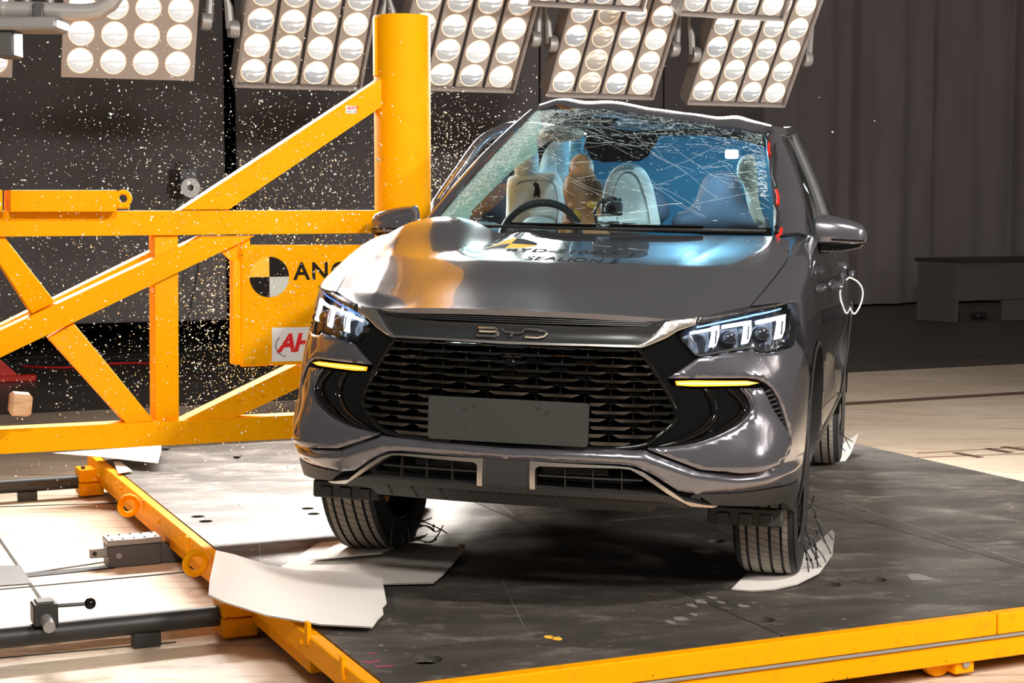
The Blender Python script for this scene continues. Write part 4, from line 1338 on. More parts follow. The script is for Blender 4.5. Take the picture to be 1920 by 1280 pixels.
# ---- headlamps
hlc = np.mean(np.array(HL), 0)
for sgn in (1, -1):
    cen = bw(skin(hlc[0] * sgn, hlc[1]))
    t = empty('headlamp', cen); t.parent = CAR; t.matrix_basis = WL[CAR].inverted() @ WL[t]
    shr = [tuple(np.array(p) + (hlc - np.array(p)) * .04) for p in HL]
    panel('bowl', HL, 'headlamp_bowl', t, off=-.05, th=-.048, sides=(sgn,), step=.02, bulge=lambda u, z: .008 * math.sin(u * 38) * (1 if z < .8 else .4))
    panel('lens', HL, 'clear_lens', t, off=.003, th=.0, sides=(sgn,), step=.02)
    for q in ([(1297, 621), (1340, 612.5), (1340, 618), (1298, 626)], [(1358, 608), (1400, 600.5), (1400, 606.5), (1359, 614)], [(1421, 599), (1466, 590), (1466, 596.5), (1423, 605)]):
        panel('light_bar', TT(*q), 'white_guide', t, off=-.006, th=.012, sides=(sgn,), step=None, dens=.03)
    for q in ([(1338, 611), (1351, 608.5), (1350, 630), (1344, 648), (1333, 650), (1339, 625)], [(1398, 601), (1411, 599), (1411, 624), (1405, 641), (1395, 643), (1400, 612)], [(1462, 591), (1476, 588), (1474, 618), (1469, 632), (1458, 634), (1463, 604)]):
        panel('light_blade', TT(*q), 'white_guide', t, off=-.006, th=.012, sides=(sgn,), step=None, dens=.03)
        c1 = np.mean(np.array(q), 0)
        panel('blade_core', TT((c1[0] + 1.0, c1[1] - 10), (c1[0] + 3.6, c1[1] - 10.5), (c1[0] + 1.6, c1[1] + 15), (c1[0] - 1.0, c1[1] + 15)), 'headlamp_bowl', t, off=-.0045, th=.004, sides=(sgn,), step=None, dens=.03)
    panel('lower_bezel', TT((1280, 637), (1292, 650), (1304, 662), (1314, 664), (1375, 652), (1411, 647), (1423, 653), (1434, 654.5), (1462, 650), (1482, 644), (1484, 648), (1462, 655), (1434, 659), (1423, 658), (1413, 652), (1375, 657), (1331, 665), (1314, 668), (1304, 665), (1292, 651), (1281, 640)), 'chrome', t, off=-.004, th=.012, sides=(sgn,), step=None, dens=.03)
    panel('upper_glow', TT((1310, 611), (1366, 598), (1419, 586), (1470, 575.5), (1470, 578), (1419, 589), (1366, 601), (1311, 613.5)), 'blue_guide', t, off=-.012, th=.006, sides=(sgn,), step=None, dens=.03)
    panel('end_reflector', TT((1491, 578), (1498, 578), (1497, 606), (1491, 630), (1486, 634), (1490, 604)), 'chrome', t, off=-.02, th=.012, sides=(sgn,), step=None, dens=.03)
    for (cx, cy, r_) in ((1376, 630, .030), (1438, 621, .032)):
        u_, z_ = T(cx, cy)
        p = skin(u_ * sgn, z_) + skin_n(u_ * sgn, z_) * -.03
        mb = MB(); mb.ell(bw(p), (r_, .018, r_ * .9)); mb.build('projector', 'headlamp_bowl', t)

# ---- lower front: silver trims, intakes, lip, skid
panel('lower_trim', TT((994, 864), (1151, 873), (1182, 876), (1206, 885), (1241, 909), (1283, 937), (1320, 944), (1344, 946.5), (1334, 949.5), (1294, 946.5), (1250, 924), (1206, 893.8), (1182, 880), (1162, 877.6), (1012, 873.5), (1006, 876), (1004, 880), (1004, 915.6), (994, 915.6)), 'satin_silver', off=.008, th=.03, step=.015, dens=.012)
panel('centre_panel', centre([C0(861)] + TT((994, 864), (994, 915)) + [C0(913)]), 'dark_plastic', off=.002, th=.03, sides=(1,), step=.03)
panel('corner_skirt', TT((1307, 927), (1389, 924.5), (1442, 916.5), (1496, 903)) + YZ((.60, .195), (.60, .155)) + TT((1470, 943), (1400, 949), (1350, 947.5), (1335, 945)), 'dark_plastic', off=.0, th=.03, step=.025)
INT = TT((1006, 876), (1162, 877.6), (1182, 880), (1206, 893.8), (1250, 924), (1230, 928), (1100, 922), (1006, 916))
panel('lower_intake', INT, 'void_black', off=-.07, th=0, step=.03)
panel('intake_bar', TT((1007, 891), (1206, 900.5), (1206, 903.5), (1007, 894)), 'dark_plastic', off=-.015, th=.02, step=None, dens=.03)
for x_, y0_, y1_ in ((1058, 876, 918), (1111, 877, 921), (1166, 879, 924)):
    panel('intake_stay', TT((x_ - .9, y0_), (x_ + .9, y0_), (x_ + .9, y1_), (x_ - .9, y1_)), 'dark_plastic', off=-.017, th=.02, step=None, dens=.03)
for k in range(4):
    panel('intake_slat', TT((1012, 878 + k * 3.2), (1140, 882.5 + k * 3.2), (1140, 884 + k * 3.2), (1012, 879.5 + k * 3.2)), 'satin_black', off=-.035, th=.008, step=None, dens=.04)
panel('lower_lip', centre([C0(912)] + TT((1006, 915), (1100, 921), (1230, 926), (1262, 930), (1292, 946), (1285, 951), (1240, 938), (1100, 930)) + [C0(921.5)]), 'dark_plastic', off=.006, th=.04, sides=(1,), step=.02)
SK = centre([C0(921)] + TT((1100, 929), (1240, 937), (1285, 950), (1232, 951), (1224, 961), (1100, 956)) + [C0(947)])
panel('skid_panel', SK, 'satin_black', off=-.004, th=.04, sides=(1,), step=.02)
zr0, zr1 = C0(923)[1], C0(945)[1]
for u_ in (-2.2, -1.7, -1.2, -.7, -.2, .3, .8, 1.3, 1.8, 2.3):
    mb = MB(); mb.tube([bw(skin(u_ + .11 * f, zr0 + (zr1 - zr0) * f) + skin_n(u_, zr0) * -.004) for f in (0, .33, .66, 1)], .0045, 6); mb.build('skid_rib', 'dark_plastic', CAR)
AXB = tuple(MCAR @ Vector(e) for e in ((1, 0, 0), (0, 1, 0), (0, 0, 1)))
for s in (1, -1):
    c = (s * .735, .46, .158)
    mb = MB(); mb.bbox(bw(c), (.26, .03, .065), AXB, .006); fl_ = mb.build('wheel_flap', 'dark_plastic', CAR)
    for k in range(3):
        mb = MB(); mb.bbox(bw((s * (.66 + .075 * k), .443, .150)), (.045, .012, .04), AXB, .003); mb.build('flap_rib', 'satin_black', fl_)
# ---- curves and patches
def crv(P, t):
    """Catmull-Rom through points, t 0..1"""
    P = [np.array(p, float) for p in P]; n = len(P) - 1
    x = min(max(t, 0), 1) * n; i = min(int(x), n - 1); f = x - i
    p1, p2 = P[i], P[i + 1]
    p0 = P[i - 1] if i > 0 else 2 * p1 - p2
    p3 = P[i + 2] if i + 2 <= n else 2 * p2 - p1
    return .5 * (2 * p1 + (p2 - p0) * f + (2 * p0 - 5 * p1 + 4 * p2 - p3) * f * f + (3 * p1 - p0 - 3 * p2 + p3) * f ** 3)
HF = [(0, .03, .876), (.26, .045, .873), (.41, .07, .866), (.508, .10, .861), (.60, .172, .868), (.74, .343, .897)]
HR = [(0, 1.16, 1.116), (.30, 1.18, 1.117), (.52, 1.22, 1.114), (.68, 1.27, 1.108), (.78, 1.32, 1.100)]
GAP = [(.74, .343, .897), (.772, .55, .952), (.797, .80, 1.006), (.808, 1.03, 1.052), (.78, 1.32, 1.100)]
def hood(s, t):
    """s -1..1 across, t 0..1 front to back"""
    a = abs(s); sg = 1 if s >= 0 else -1
    p = (1 - t) * crv(HF, a) + t * crv(HR, a)
    c = crv(GAP, t) - ((1 - t) * np.array(GAP[0]) + t * np.array(GAP[-1]))
    p = p + c * a ** 3
    x = p[0] * sg
    y, z = p[1], p[2]
    e = math.sin(math.pi * min(max(t, 0), 1))
    yk = t / .46 if t < .46 else (1 - t) / .54     # straight nose, flatter rear half
    kn = smooth01(0, 1.25, yk) * 1.05 if yk < 1 else 1
    z += (.040 * kn) * (1 - a ** 3)
    sc = .66 + .20 * t                      # shoulder crease
    z += .020 * smooth01(0, .10, t) * (1 - t * .45) * (max(0, 1 - (sc - a) / .30) if a < sc else max(0, 1 - (a - sc) / .22))
    z -= .010 * smooth01(.05, .3, t) * (1 - smooth01(.26, .46, a)) * (1 - .6 * t)
    if s < 0:                               # buckled corner by the pole
        z += .070 * math.exp(-((x + .60) / .19) ** 2 - ((y - 1.10) / .27) ** 2)
        z -= .035 * math.exp(-((x + .36) / .085) ** 2 - ((y - 1.04) / .22) ** 2)
        z += .016 * math.exp(-((x + .27) / .07) ** 2 - ((y - 1.08) / .22) ** 2)
        z += .02 * math.exp(-((x + .74) / .10) ** 2 - ((y - .85) / .25) ** 2)
    return np.array((x, y, z))
def norm_of(surf, a, b, e=2e-3):
    n = np.cross(surf(a + e, b) - surf(a - e, b), surf(a, b + e) - surf(a, b - e))
    return n / (np.linalg.norm(n) + 1e-12)
def patch(name, fn, nu, nv, m, parent=None, th=.012, angle=40, deform=bw, up=None):
    """grid patch with turned edges; fn returns car coordinates"""
    mb = MB()
    vs = [[deform(fn(i / nu, j / nv)) for j in range(nv + 1)] for i in range(nu + 1)]
    mb.add([p for r in vs for p in r], [(i * (nv + 1) + j, (i + 1) * (nv + 1) + j, (i + 1) * (nv + 1) + j + 1, i * (nv + 1) + j + 1) for i in range(nu) for j in range(nv)])
    nf = nu * nv
    if th:
        d = (vs[1][0] - vs[0][0]).cross(vs[0][1] - vs[0][0]); 
        border = [(i, 0) for i in range(nu + 1)] + [(nu, j) for j in range(1, nv + 1)] + [(i, nv) for i in range(nu - 1, -1, -1)] + [(0, j) for j in range(nv - 1, 0, -1)]
        c0 = Vector(bw0((0, 2.3, .9)))
        ring = []
        for (i, j) in border:
            i0, i1 = max(i - 1, 0), min(i + 1, nu); j0, j1 = max(j - 1, 0), min(j + 1, nv)
            n = (vs[i1][j] - vs[i0][j]).cross(vs[i][j1] - vs[i][j0])
            if n.length < 1e-9: n = vs[i][j] - c0
            n.normalize()
            if n.dot(vs[i][j] - c0) < 0: n = -n
            ring.append((vs[i][j], vs[i][j] - n * th))
        k = len(ring)
        mb.add([a for a, b in ring] + [b for a, b in ring], [(a, (a + 1) % k, k + (a + 1) % k, k + a) for a in range(k)])
    o = mb.build(name, m, parent or CAR, angle=angle, fix=False)
    me = o.data; c0 = Vector(bw0((0, 2.3, .9)))
    pos = WL[o].translation
    if sum(1 for p in me.polygons[:nf] if (p.center + pos - c0).dot(p.normal) > 0) < nf / 2: me.flip_normals()
    return o
hood_o = patch('bonnet', lambda a, b: hood(-1 + 2 * a, b), 120, 64, 'graphite_metallic_paint', th=.02)
def hhit(px, py, g=(0, .6)):
    return hit(hood, px, py, g, (1e-3, 1e-3), (-.98, .98, .02, .99))
# sticker and lettering on the bonnet
HN = lambda s, t: norm_of(hood, s, t) * (1 if norm_of(hood, s, t)[2] > 0 else -1)
def hood_xy(x, y, s0=(0.0, .6)):
    s, t = s0
    for _ in range(20):
        p = hood(s, t); e = 1e-3
        J = np.array([(hood(s + e, t)[:2] - p[:2]) / e, (hood(s, t + e)[:2] - p[:2]) / e]).T
        d = np.linalg.solve(J, np.array((x, y)) - p[:2]); s += d[0]; t += d[1]
        if abs(d).max() < 1e-6: break
    return s, t
def on_hood(pts, off=.0012):
    out = []
    for x, y in pts:
        s, t = hood_xy(x, y); out.append(bw(hood(s, t) + HN(s, t) * off))
    return out
s_, t_ = hhit(958, 457, (-.3, .9)); hc = hood(s_, t_)
yr = .155
for k in range(4):
    vs2 = [(0.0, 0.0)]; n = 10
    for r_ in (.33, .66, 1.0):
        for q in range(n + 1):
            a = k * math.pi / 2 + math.pi / 2 * q / n; vs2.append((r_ * math.cos(a) * .100, r_ * math.sin(a) * yr * .62))
    P3 = on_hood([(hc[0] + a, hc[1] + b) for a, b in vs2], .0015)
    fs = [(0, 1 + q, 2 + q) for q in range(n)] + [(1 + r * (n + 1) + q, 1 + (r + 1) * (n + 1) + q, 2 + (r + 1) * (n + 1) + q, 2 + r * (n + 1) + q) for r in range(2) for q in range(n)]
    mb = MB(); mb.add(P3, fs); mb.build('target_quadrant', ['hood_ink', 'target_yellow', 'hood_ink', 'target_yellow'][k], hood_o, fix=False)
ring = on_hood([(hc[0] + .1035 * math.cos(a), hc[1] + .1035 * .93 * math.sin(a)) for a in np.linspace(0, 2 * math.pi, 48, endpoint=False)], .001)
mb = MB(); mb.tube(ring, .0015, 5, closed=True); mb.build('target_rim', 'white_print', hood_o)
def hood_text(s, px, py, px2, py2, hgt):
    a = hood(*hhit(px, py, (.0, .8))); b = hood(*hhit(px2, py2, (.3, .8)))
    vs, fs = text_mesh(s, 1.0, .012, 0, 1.05)
    xs = [v[0] for v in vs]; w = max(xs) - min(xs); L = b[0] - a[0]
    k = L / w
    P3 = on_hood([(a[0] + (x - min(xs)) * k, a[1] + (b[1] - a[1]) * ((x - min(xs)) / w) + y * hgt / .72) for x, y, z in vs], .0012)
    mb = MB(); mb.add(P3, fs); mb.build('bonnet_lettering', 'hood_ink', hood_o, smooth=False, fix=False)
hood_text('SEALION 5', 983, 487, 1156, 494, .075)
hood_text('BYD-5108-P 1', 948, 470.5, 1184, 480.5, .075)

# ---- fender tops and sides
SHZ = lambda y: .905 + .125 * smooth01(.40, 1.25, y) + .02 * smooth01(1.2, 1.6, y)
DOORY = 1.50
GAP2 = GAP[:-1] + [(.80, 1.28, 1.092), (.83, DOORY, 1.118)]
def gap_y(y):
    lo, hi = 0.0, 1.0
    for _ in range(30):
        m_ = (lo + hi) / 2
        if crv(GAP2, m_)[1] < y: lo = m_
        else: hi = m_
    return crv(GAP2, (lo + hi) / 2)
def fender_top(sg):
    def fn(a, b):
        y = .345 + (DOORY - .345) * b
        g = gap_y(y)
        zs = SHZ(y); ys = max(y, .47 + (y - .345) * .95) if y < .8 else y
        ys = y + .115 * (1 - smooth01(.345, .9, y))
        sp = skin(u_of_y(ys, zs), zs)
        g = g + np.array((.004, .0, -.001))
        zc = max(g[2], zs) + .004
        c = np.array((sp[0] - .006, (g[1] + sp[1]) / 2, zc))
        p = (1 - a) ** 2 * g + 2 * a * (1 - a) * c + a * a * sp
        z = p[2]
        if sg < 0: z += .03 * math.exp(-((y - 1.05) / .28) ** 2) * (1 - a)
        return (p[0] * sg, p[1], z)
    return fn
for sg in (1, -1):
    patch('fender_top', fender_top(sg), 16, 40, 'graphite_metallic_paint', th=.0)
ARf2 = [p for p in arch]
def arc_pts(c, r, a0, a1, n):
    return [(c[0] + r * math.cos(math.radians(a0 + (a1 - a0) * k / n)), c[1] + r * math.sin(math.radians(a0 + (a1 - a0) * k / n))) for k in range(n + 1)]
az = math.degrees(math.asin((split_z - AC[1]) / AR))
FEN = YZ((.60, .725), (.555, .80), (.535, .88)) + YZ((.53, SHZ(.45)), (.60, SHZ(.52)), (.75, SHZ(.70)), (.95, SHZ(.93)), (1.2, SHZ(1.2)), (DOORY, SHZ(DOORY)), (DOORY, .7), (DOORY - .02, .25), (1.36, .23)) \
    + YZ(*arc_pts(AC, AR, -17, 180 - az, 22))
panel('front_fender', FEN, 'graphite_metallic_paint', th=.03, step=.03, dens=.03)
# wheel-arch lips, liners
for s in (1, -1):
    for cy in (AC[0], 3.655):
        mb = MB(); vs = []
        A = np.linspace(math.radians(-20), math.radians(205), 40)
        for a in A:
            y, z = cy + AR * math.cos(a), AC[1] + AR * math.sin(a); z_ = max(z, .15)
            u = u_of_y(y, z_); p = skin(u, z_); n = skin_n(u, z_)
            yi, zi = cy + (AR - .018) * math.cos(a), AC[1] + (AR - .018) * math.sin(a); zi = max(zi, .15)
            p2 = skin(u_of_y(yi, zi), zi)
            for q in (p + n * .004, p2 + n * .008, p2 - n * .05):
                vs.append(bw((q[0] * s, q[1], q[2])))
        k = len(A)
        mb.add(vs, [(i * 3 + j, (i + 1) * 3 + j, (i + 1) * 3 + j + 1, i * 3 + j + 1) for i in range(k - 1) for j in range(2)])
        mb.build('arch_lip', 'satin_black', CAR)
        mb = MB(); vs = []
        for a in A:
            for x in (.90, .56):
                y, z = cy + (AR - .0) * math.cos(a), AC[1] + (AR) * math.sin(a)
                vs.append(bw((x * s, y, z)))
        mb.add(vs, [(i * 2, (i + 1) * 2, (i + 1) * 2 + 1, i * 2 + 1) for i in range(k - 1)])
        mb.build('arch_liner', 'void_black', CAR)
    mb = MB(); mb.lathe([(0, -.05), (.045, -.05), (.05, 0), (.035, .06), (0, .06)], 14, Matrix.Translation(bw((s * .72, .98, .62))) @ Matrix.Rotation(1.3, 4, 'Y')); mb.build('suspension_strut', 'satin_black', CAR)
# doors, sills, rear quarter, tail
BELT = lambda y: SHZ(1.5) + .02 * (y - 1.5) / 2
D1 = YZ((DOORY + .008, .30), (DOORY + .008, SHZ(DOORY)), (2.0, BELT(2.0)), (2.52, BELT(2.5)), (2.54, .30))
panel('front_door', D1, 'graphite_metallic_paint', th=.03, step=.05, dens=.05, bulge=lambda u, z: -.022 * math.exp(-((z - .52) / .10) ** 2) + .012 * math.exp(-((z - .36) / .05) ** 2))
D2 = YZ((2.55, .30), (2.53, BELT(2.5)), (3.0, BELT(3.0)), (3.5, BELT(3.5)), (3.5, .85)) + YZ(*arc_pts((3.655, AC[1]), AR, 110, 172, 8)) + YZ((3.2, .30))
panel('rear_door', D2, 'graphite_metallic_paint', th=.03, step=.05, dens=.05, bulge=lambda u, z: -.022 * math.exp(-((z - .52) / .10) ** 2))
RQ = YZ((3.51, BELT(3.5)), (3.9, BELT(3.9)), (4.35, BELT(4.3)), (4.40, .55), (4.3, .30), (4.06, .28)) + YZ(*arc_pts((3.655, AC[1]), AR, -10, 108, 12)) + YZ((3.51, .86))
panel('rear_quarter', RQ, 'graphite_metallic_paint', th=.03, step=.06, dens=.06)
TLG = [(15.0, .30), (15.0, 1.10)] + [(13.6, 1.10), (13.55, .30)]
panel('tailgate', TLG, 'graphite_metallic_paint', th=.03, step=.08, dens=.08)
SIL = YZ((1.36, .22), (1.36, .29), (2.3, .295), (3.25, .29), (3.25, .22), (2.3, .205))
panel('sill', SIL, 'satin_black', th=.05, step=.06, dens=.06, off=.004)
for s in (1, -1):
    for y0 in (2.34, 3.32):
        zc = .90
        u = u_of_y(y0, zc); p = skin(u, zc)
        mb = MB(); mb.bbox(bw((s * (p[0] + .022), y0, zc)), (.026, .17, .032), AXB, .009); mb.build('door_handle', 'graphite_metallic_paint', CAR)

# ---- roof, windscreen, pillars
RF = [(-.425, 2.03, 1.648), (-.18, 1.97, 1.660), (.106, 1.96, 1.632), (.36, 1.98, 1.598), (.622, 2.05, 1.556)]
def bshift(p): return np.array(p)
RR = [(-.50, 3.9, 1.63), (-.25, 3.95, 1.66), (0, 3.96, 1.67), (.25, 3.95, 1.655), (.52, 3.9, 1.60)]
def roof(a, b):
    f = crv(RF, a); r = crv(RR, a)
    p = (1 - b) * f + b * r
    e = math.sin(math.pi * b)
    z = p[2] - .012 + .046 * (1 - math.exp(-b / .035)) + .012 * (1 - (1 - min(b / .5, 1)) ** 2) - .03 * b
    # creases pressed up by the pole
    z += .02 * math.exp(-((a - .12) / .08) ** 2) * math.exp(-(b / .4) ** 2) - .014 * math.exp(-((a - .62) / .10) ** 2 - ((b - .15) / .25) ** 2) + .012 * math.exp(-((a - .85) / .05) ** 2)
    z += .006 * math.sin(a * 21 + b * 9) * math.exp(-(b / .35) ** 2)
    x = p[0]
    return np.array((x, p[1], z))
patch('roof', lambda a, b: roof(a, b * b), 60, 50, 'graphite_metallic_paint', th=.03, deform=bw0)
WB = [(-.714, 1.384, 1.112), (-.42, 1.24, 1.108), (0, 1.19, 1.106), (.42, 1.24, 1.108), (.714, 1.384, 1.117)]
WT = [(-.415, 2.00, 1.640), (-.17, 1.945, 1.649), (.106, 1.935, 1.620), (.35, 1.955, 1.586), (.600, 2.02, 1.545)]
def wind(a, b):
    p = (1 - b) * crv(WB, a) + b * crv(WT, a)
    n = np.array((0, -.62, .78)); k = math.sin(math.pi * b)
    p = p + n * (.035 * k * (1 - (2 * a - 1) ** 4 * .6))
    p = p + n * (-.012 * math.exp(-((a - .12) / .1) ** 2) * k)
    return p
wind_o = patch('windscreen', wind, 48, 40, 'windscreen_glass', th=.0, deform=bw0, angle=180)
def whit(px, py):
    return hit(wind, px, py, ((px - 860) / 560, (440 - py) / 220), (1e-3, 1e-3), (0.0, 1.0, 0.0, 1.0))
def wn(a, b):
    n = norm_of(wind, min(max(a, .01), .99), min(max(b, .01), .99))
    return n if n[1] < 0 else -n
def wpt(a, b, off=.002):
    return bw0(wind(a, b) + wn(a, b) * off)
# black band along the upper edge and the frit at the base
def wpatch(name, outline_px, m, off, step=.03, th=0):
    P = [whit(*p) for p in outline_px]
    out = []
    n = len(P)
    for i in range(n):
        a, b = np.array(P[i]), np.array(P[(i + 1) % n]); k = max(1, int(math.ceil(np.linalg.norm(b - a) / .03)))
        out += [tuple(a + (b - a) * j / k) for j in range(k)]
    vs, fs, arrs = tri_panel(out, [], step, None)
    mb = MB(); mb.add([wpt(a, b, off) for a, b in vs], fs.tolist())
    return mb.build(name, m, wind_o, fix=False, angle=180)
wpatch('frit_band', [(1012, 207), (1100, 216), (1250, 230), (1437, 259), (1441, 270), (1380, 268), (1240, 252), (1100, 233), (1062, 226), (1008, 222)], 'gloss_black', -.003)
wpatch('frit_band', [(812, 427), (1000, 426), (1130, 431), (1300, 437), (1447, 441), (1449, 436), (1300, 430), (1130, 424), (1000, 421), (816, 422)], 'gloss_black', -.003)
wpatch('sensor_cover', [(1102, 236), (1240, 248), (1216, 290), (1200, 300), (1130, 302), (1108, 296), (1098, 272)], 'gloss_black', -.006)
wpatch('crazed_zone', [(806, 424), (850, 365), (925, 290), (1006, 209), (1014, 207), (1016, 235), (1006, 262), (1010, 285), (966, 316), (935, 345), (886, 395), (880, 412), (852, 422)], 'crazed_glass', .0015)
# cowl and wipers
def cowl(a, b):
    p = crv(WB, a) * (1 - b) + b * (crv(WB, a) + np.array((0, -.11, -.035)))
    return p + np.array((0, 0, -.004))
patch('cowl_panel', cowl, 30, 4, 'satin_black', th=.02, deform=bw0)
def wiper(name, a, b):
    P = []
    for k in range(13):
        f = k / 12; px = a[0] + (b[0] - a[0]) * f; py = a[1] + (b[1] - a[1]) * f
        s, t = whit(px, min(py, 438)); p = wind(s, max(t, .005)) + wn(s, t) * .014; P.append(bw0(p))
    mb = MB(); mb.tube(P, [.006 + .002 * math.sin(math.pi * k / 12) for k in range(13)], 6); o = mb.build('wiper_blade', 'satin_black', CAR)
    mb = MB(); mb.tube([p + Vector((0, -.006, .012)) for p in P[2:9]], .006, 6); mb.build('wiper_arm', 'gloss_black', o)
wiper('w', (905, 428), (1225, 436)); wiper('w', (1085, 432), (1434, 438))
# pillars
def tubeb(name, pts, r, m, parent=None, seg=10, deform=bw0, n=16):
    P = [deform(crv(pts, k / n)) for k in range(n + 1)]
    rr_ = r if not hasattr(r, '__len__') else [float(np.interp(k / n, np.linspace(0, 1, len(r)), r)) for k in range(n + 1)]
    mb = MB(); mb.tube(P, rr_, seg); return mb.build(name, m, parent or CAR, angle=60)
def pillar_r(a, b):
    # right pillar: from windscreen edge outwards to the side glass
    lo = np.array((.722, 1.40, 1.117)), np.array((.845, 1.49, 1.120))
    hi = np.array((.606, 2.03, 1.548)), np.array((.672, 2.22, 1.535))
    f = lo[0] * (1 - b) + hi[0] * b; g = lo[1] * (1 - b) + hi[1] * b
    f = f + np.array((0, -.02, .026)) * math.sin(math.pi * b); g = g + np.array((.018, -.01, .03)) * math.sin(math.pi * b)
    p = f * (1 - a) + g * a + np.array((.018, -.030, .012)) * math.sin(math.pi * a)
    return p
patch('front_pillar', pillar_r, 8, 24, 'graphite_metallic_paint', th=.02, deform=bw0, angle=60)
tubeb('pillar_trim', [(.726, 1.385, 1.125), (.695, 1.62, 1.285), (.655, 1.83, 1.42), (.618, 2.005, 1.542)], .011, 'satin_black')
def pillar_l(a, b):
    lo = np.array((-.722, 1.395, 1.112)), np.array((-.79, 1.47, 1.10))
    hi = np.array((-.418, 2.01, 1.640)), np.array((-.455, 2.08, 1.628))
    f = lo[0] * (1 - b) + hi[0] * b; g = lo[1] * (1 - b) + hi[1] * b
    k = math.sin(math.pi * b)
    return f * (1 - a) + g * a + np.array((-.012, -.02, .012)) * math.sin(math.pi * a) + np.array((0, -.02, .026)) * k
patch('front_pillar', pillar_l, 8, 24, 'graphite_metallic_paint', th=.02, deform=bw0, angle=60)
# bowed door frame / roof rail by the pole
tubeb('bowed_roof_rail', [(-.83, 1.62, 1.10), bY(812, 392, 2.15), bY(832, 362, 2.25), bY(858, 325, 2.3), bY(900, 268, 2.4), bY(932, 248, 2.5), bY(965, 238, 2.6), (-.56, 3.0, 1.60), (-.53, 3.9, 1.58)], .026, 'graphite_metallic_paint', n=40)
# right roof rail, side glass, rear pillars
RAIL = [(.620, 2.04, 1.558), (.668, 2.22, 1.560), (.662, 2.7, 1.585), (.655, 3.2, 1.575), (.63, 3.7, 1.53), (.66, 4.1, 1.38)]
tubeb('roof_rail', RAIL, [.024, .026, .026, .026, .024, .022], 'graphite_metallic_paint', n=30)
def sideglass(a, b):
    y = 1.55 + 2.5 * a
    zb = BELT(y); lo = np.array((skin(u_of_y(y, zb), zb)[0] - .02, y, zb))
    yt = max(y, 2.10); t_ = min(max((yt - 2.04) / (4.1 - 2.04), 0), 1)
    hi = crv(RAIL, t_) + np.array((-.004, 0, -.01)); 
    if y < 2.22:
        hi = np.array((.845, 1.49, 1.12)) * (1 - (y - 1.49) / .73) + np.array((.672, 2.22, 1.535)) * ((y - 1.49) / .73)
    p = lo * (1 - b) + hi * b
    p[0] += .02 * math.sin(math.pi * b)
    return p
patch('side_window', sideglass, 30, 10, 'side_glass', th=0, deform=bw0)
tubeb('window_seal', [(.858, 1.50, 1.128), (.80, 1.72, 1.27), (.74, 1.95, 1.40), (.685, 2.20, 1.525)], .010, 'satin_black')
tubeb('centre_pillar', [(.85, 2.55, 1.13), (.76, 2.58, 1.36), (.665, 2.60, 1.56)], .035, 'satin_black')
def sideglass_l(a, b):
    p = sideglass(a, b); x = -p[0]
    return np.array((x + .10 * math.exp(-((p[1] - 1.95) / .5) ** 2), p[1], p[2]))
patch('rear_side_window', lambda a, b: sideglass_l(.42 + .58 * a, b), 14, 8, 'side_glass', th=0, deform=bw0)
def rearglass(a, b):
    lo = np.array((-.62 + 1.24 * a, 4.45 + .06 * math.sin(math.pi * a), 1.10)); hi = crv(RR, a)
    return lo * (1 - b) + hi * b
patch('rear_window', rearglass, 12, 8, 'side_glass', th=0, deform=bw0)
# red seal bits and frayed trim along the right pillar
for pts in ([(1442, 262), (1441, 280), (1443, 290)], [(1455, 356), (1459, 368), (1458, 383)], [(1465, 428), (1463, 438), (1454, 446)], [(1461, 456), (1463, 461), (1458, 463)]):
    P = []
    for px, py in pts:
        f = (440 - py) / 200
        P.append(bw0(bY(px, py, 1.36 + .66 * min(max(f, 0), 1) - .03)))
    mb = MB(); mb.tube(P, .007, 6); mb.build('torn_red_seal', 'red_plastic', CAR)
for pts in ([(1440, 246), (1446, 252), (1438, 258), (1444, 268)], [(1452, 270), (1453, 300), (1450, 330), (1456, 350)], [(1452, 385), (1458, 400), (1456, 425)]):
    P = [bw0(bY(px, py, 1.36 + .66 * min(max((440 - py) / 200, 0), 1) - .035)) for px, py in pts]
    mb = MB(); mb.tube(P, [.006, .012, .010, .005][:len(P)], 6); mb.build('torn_black_seal', 'satin_black', CAR)

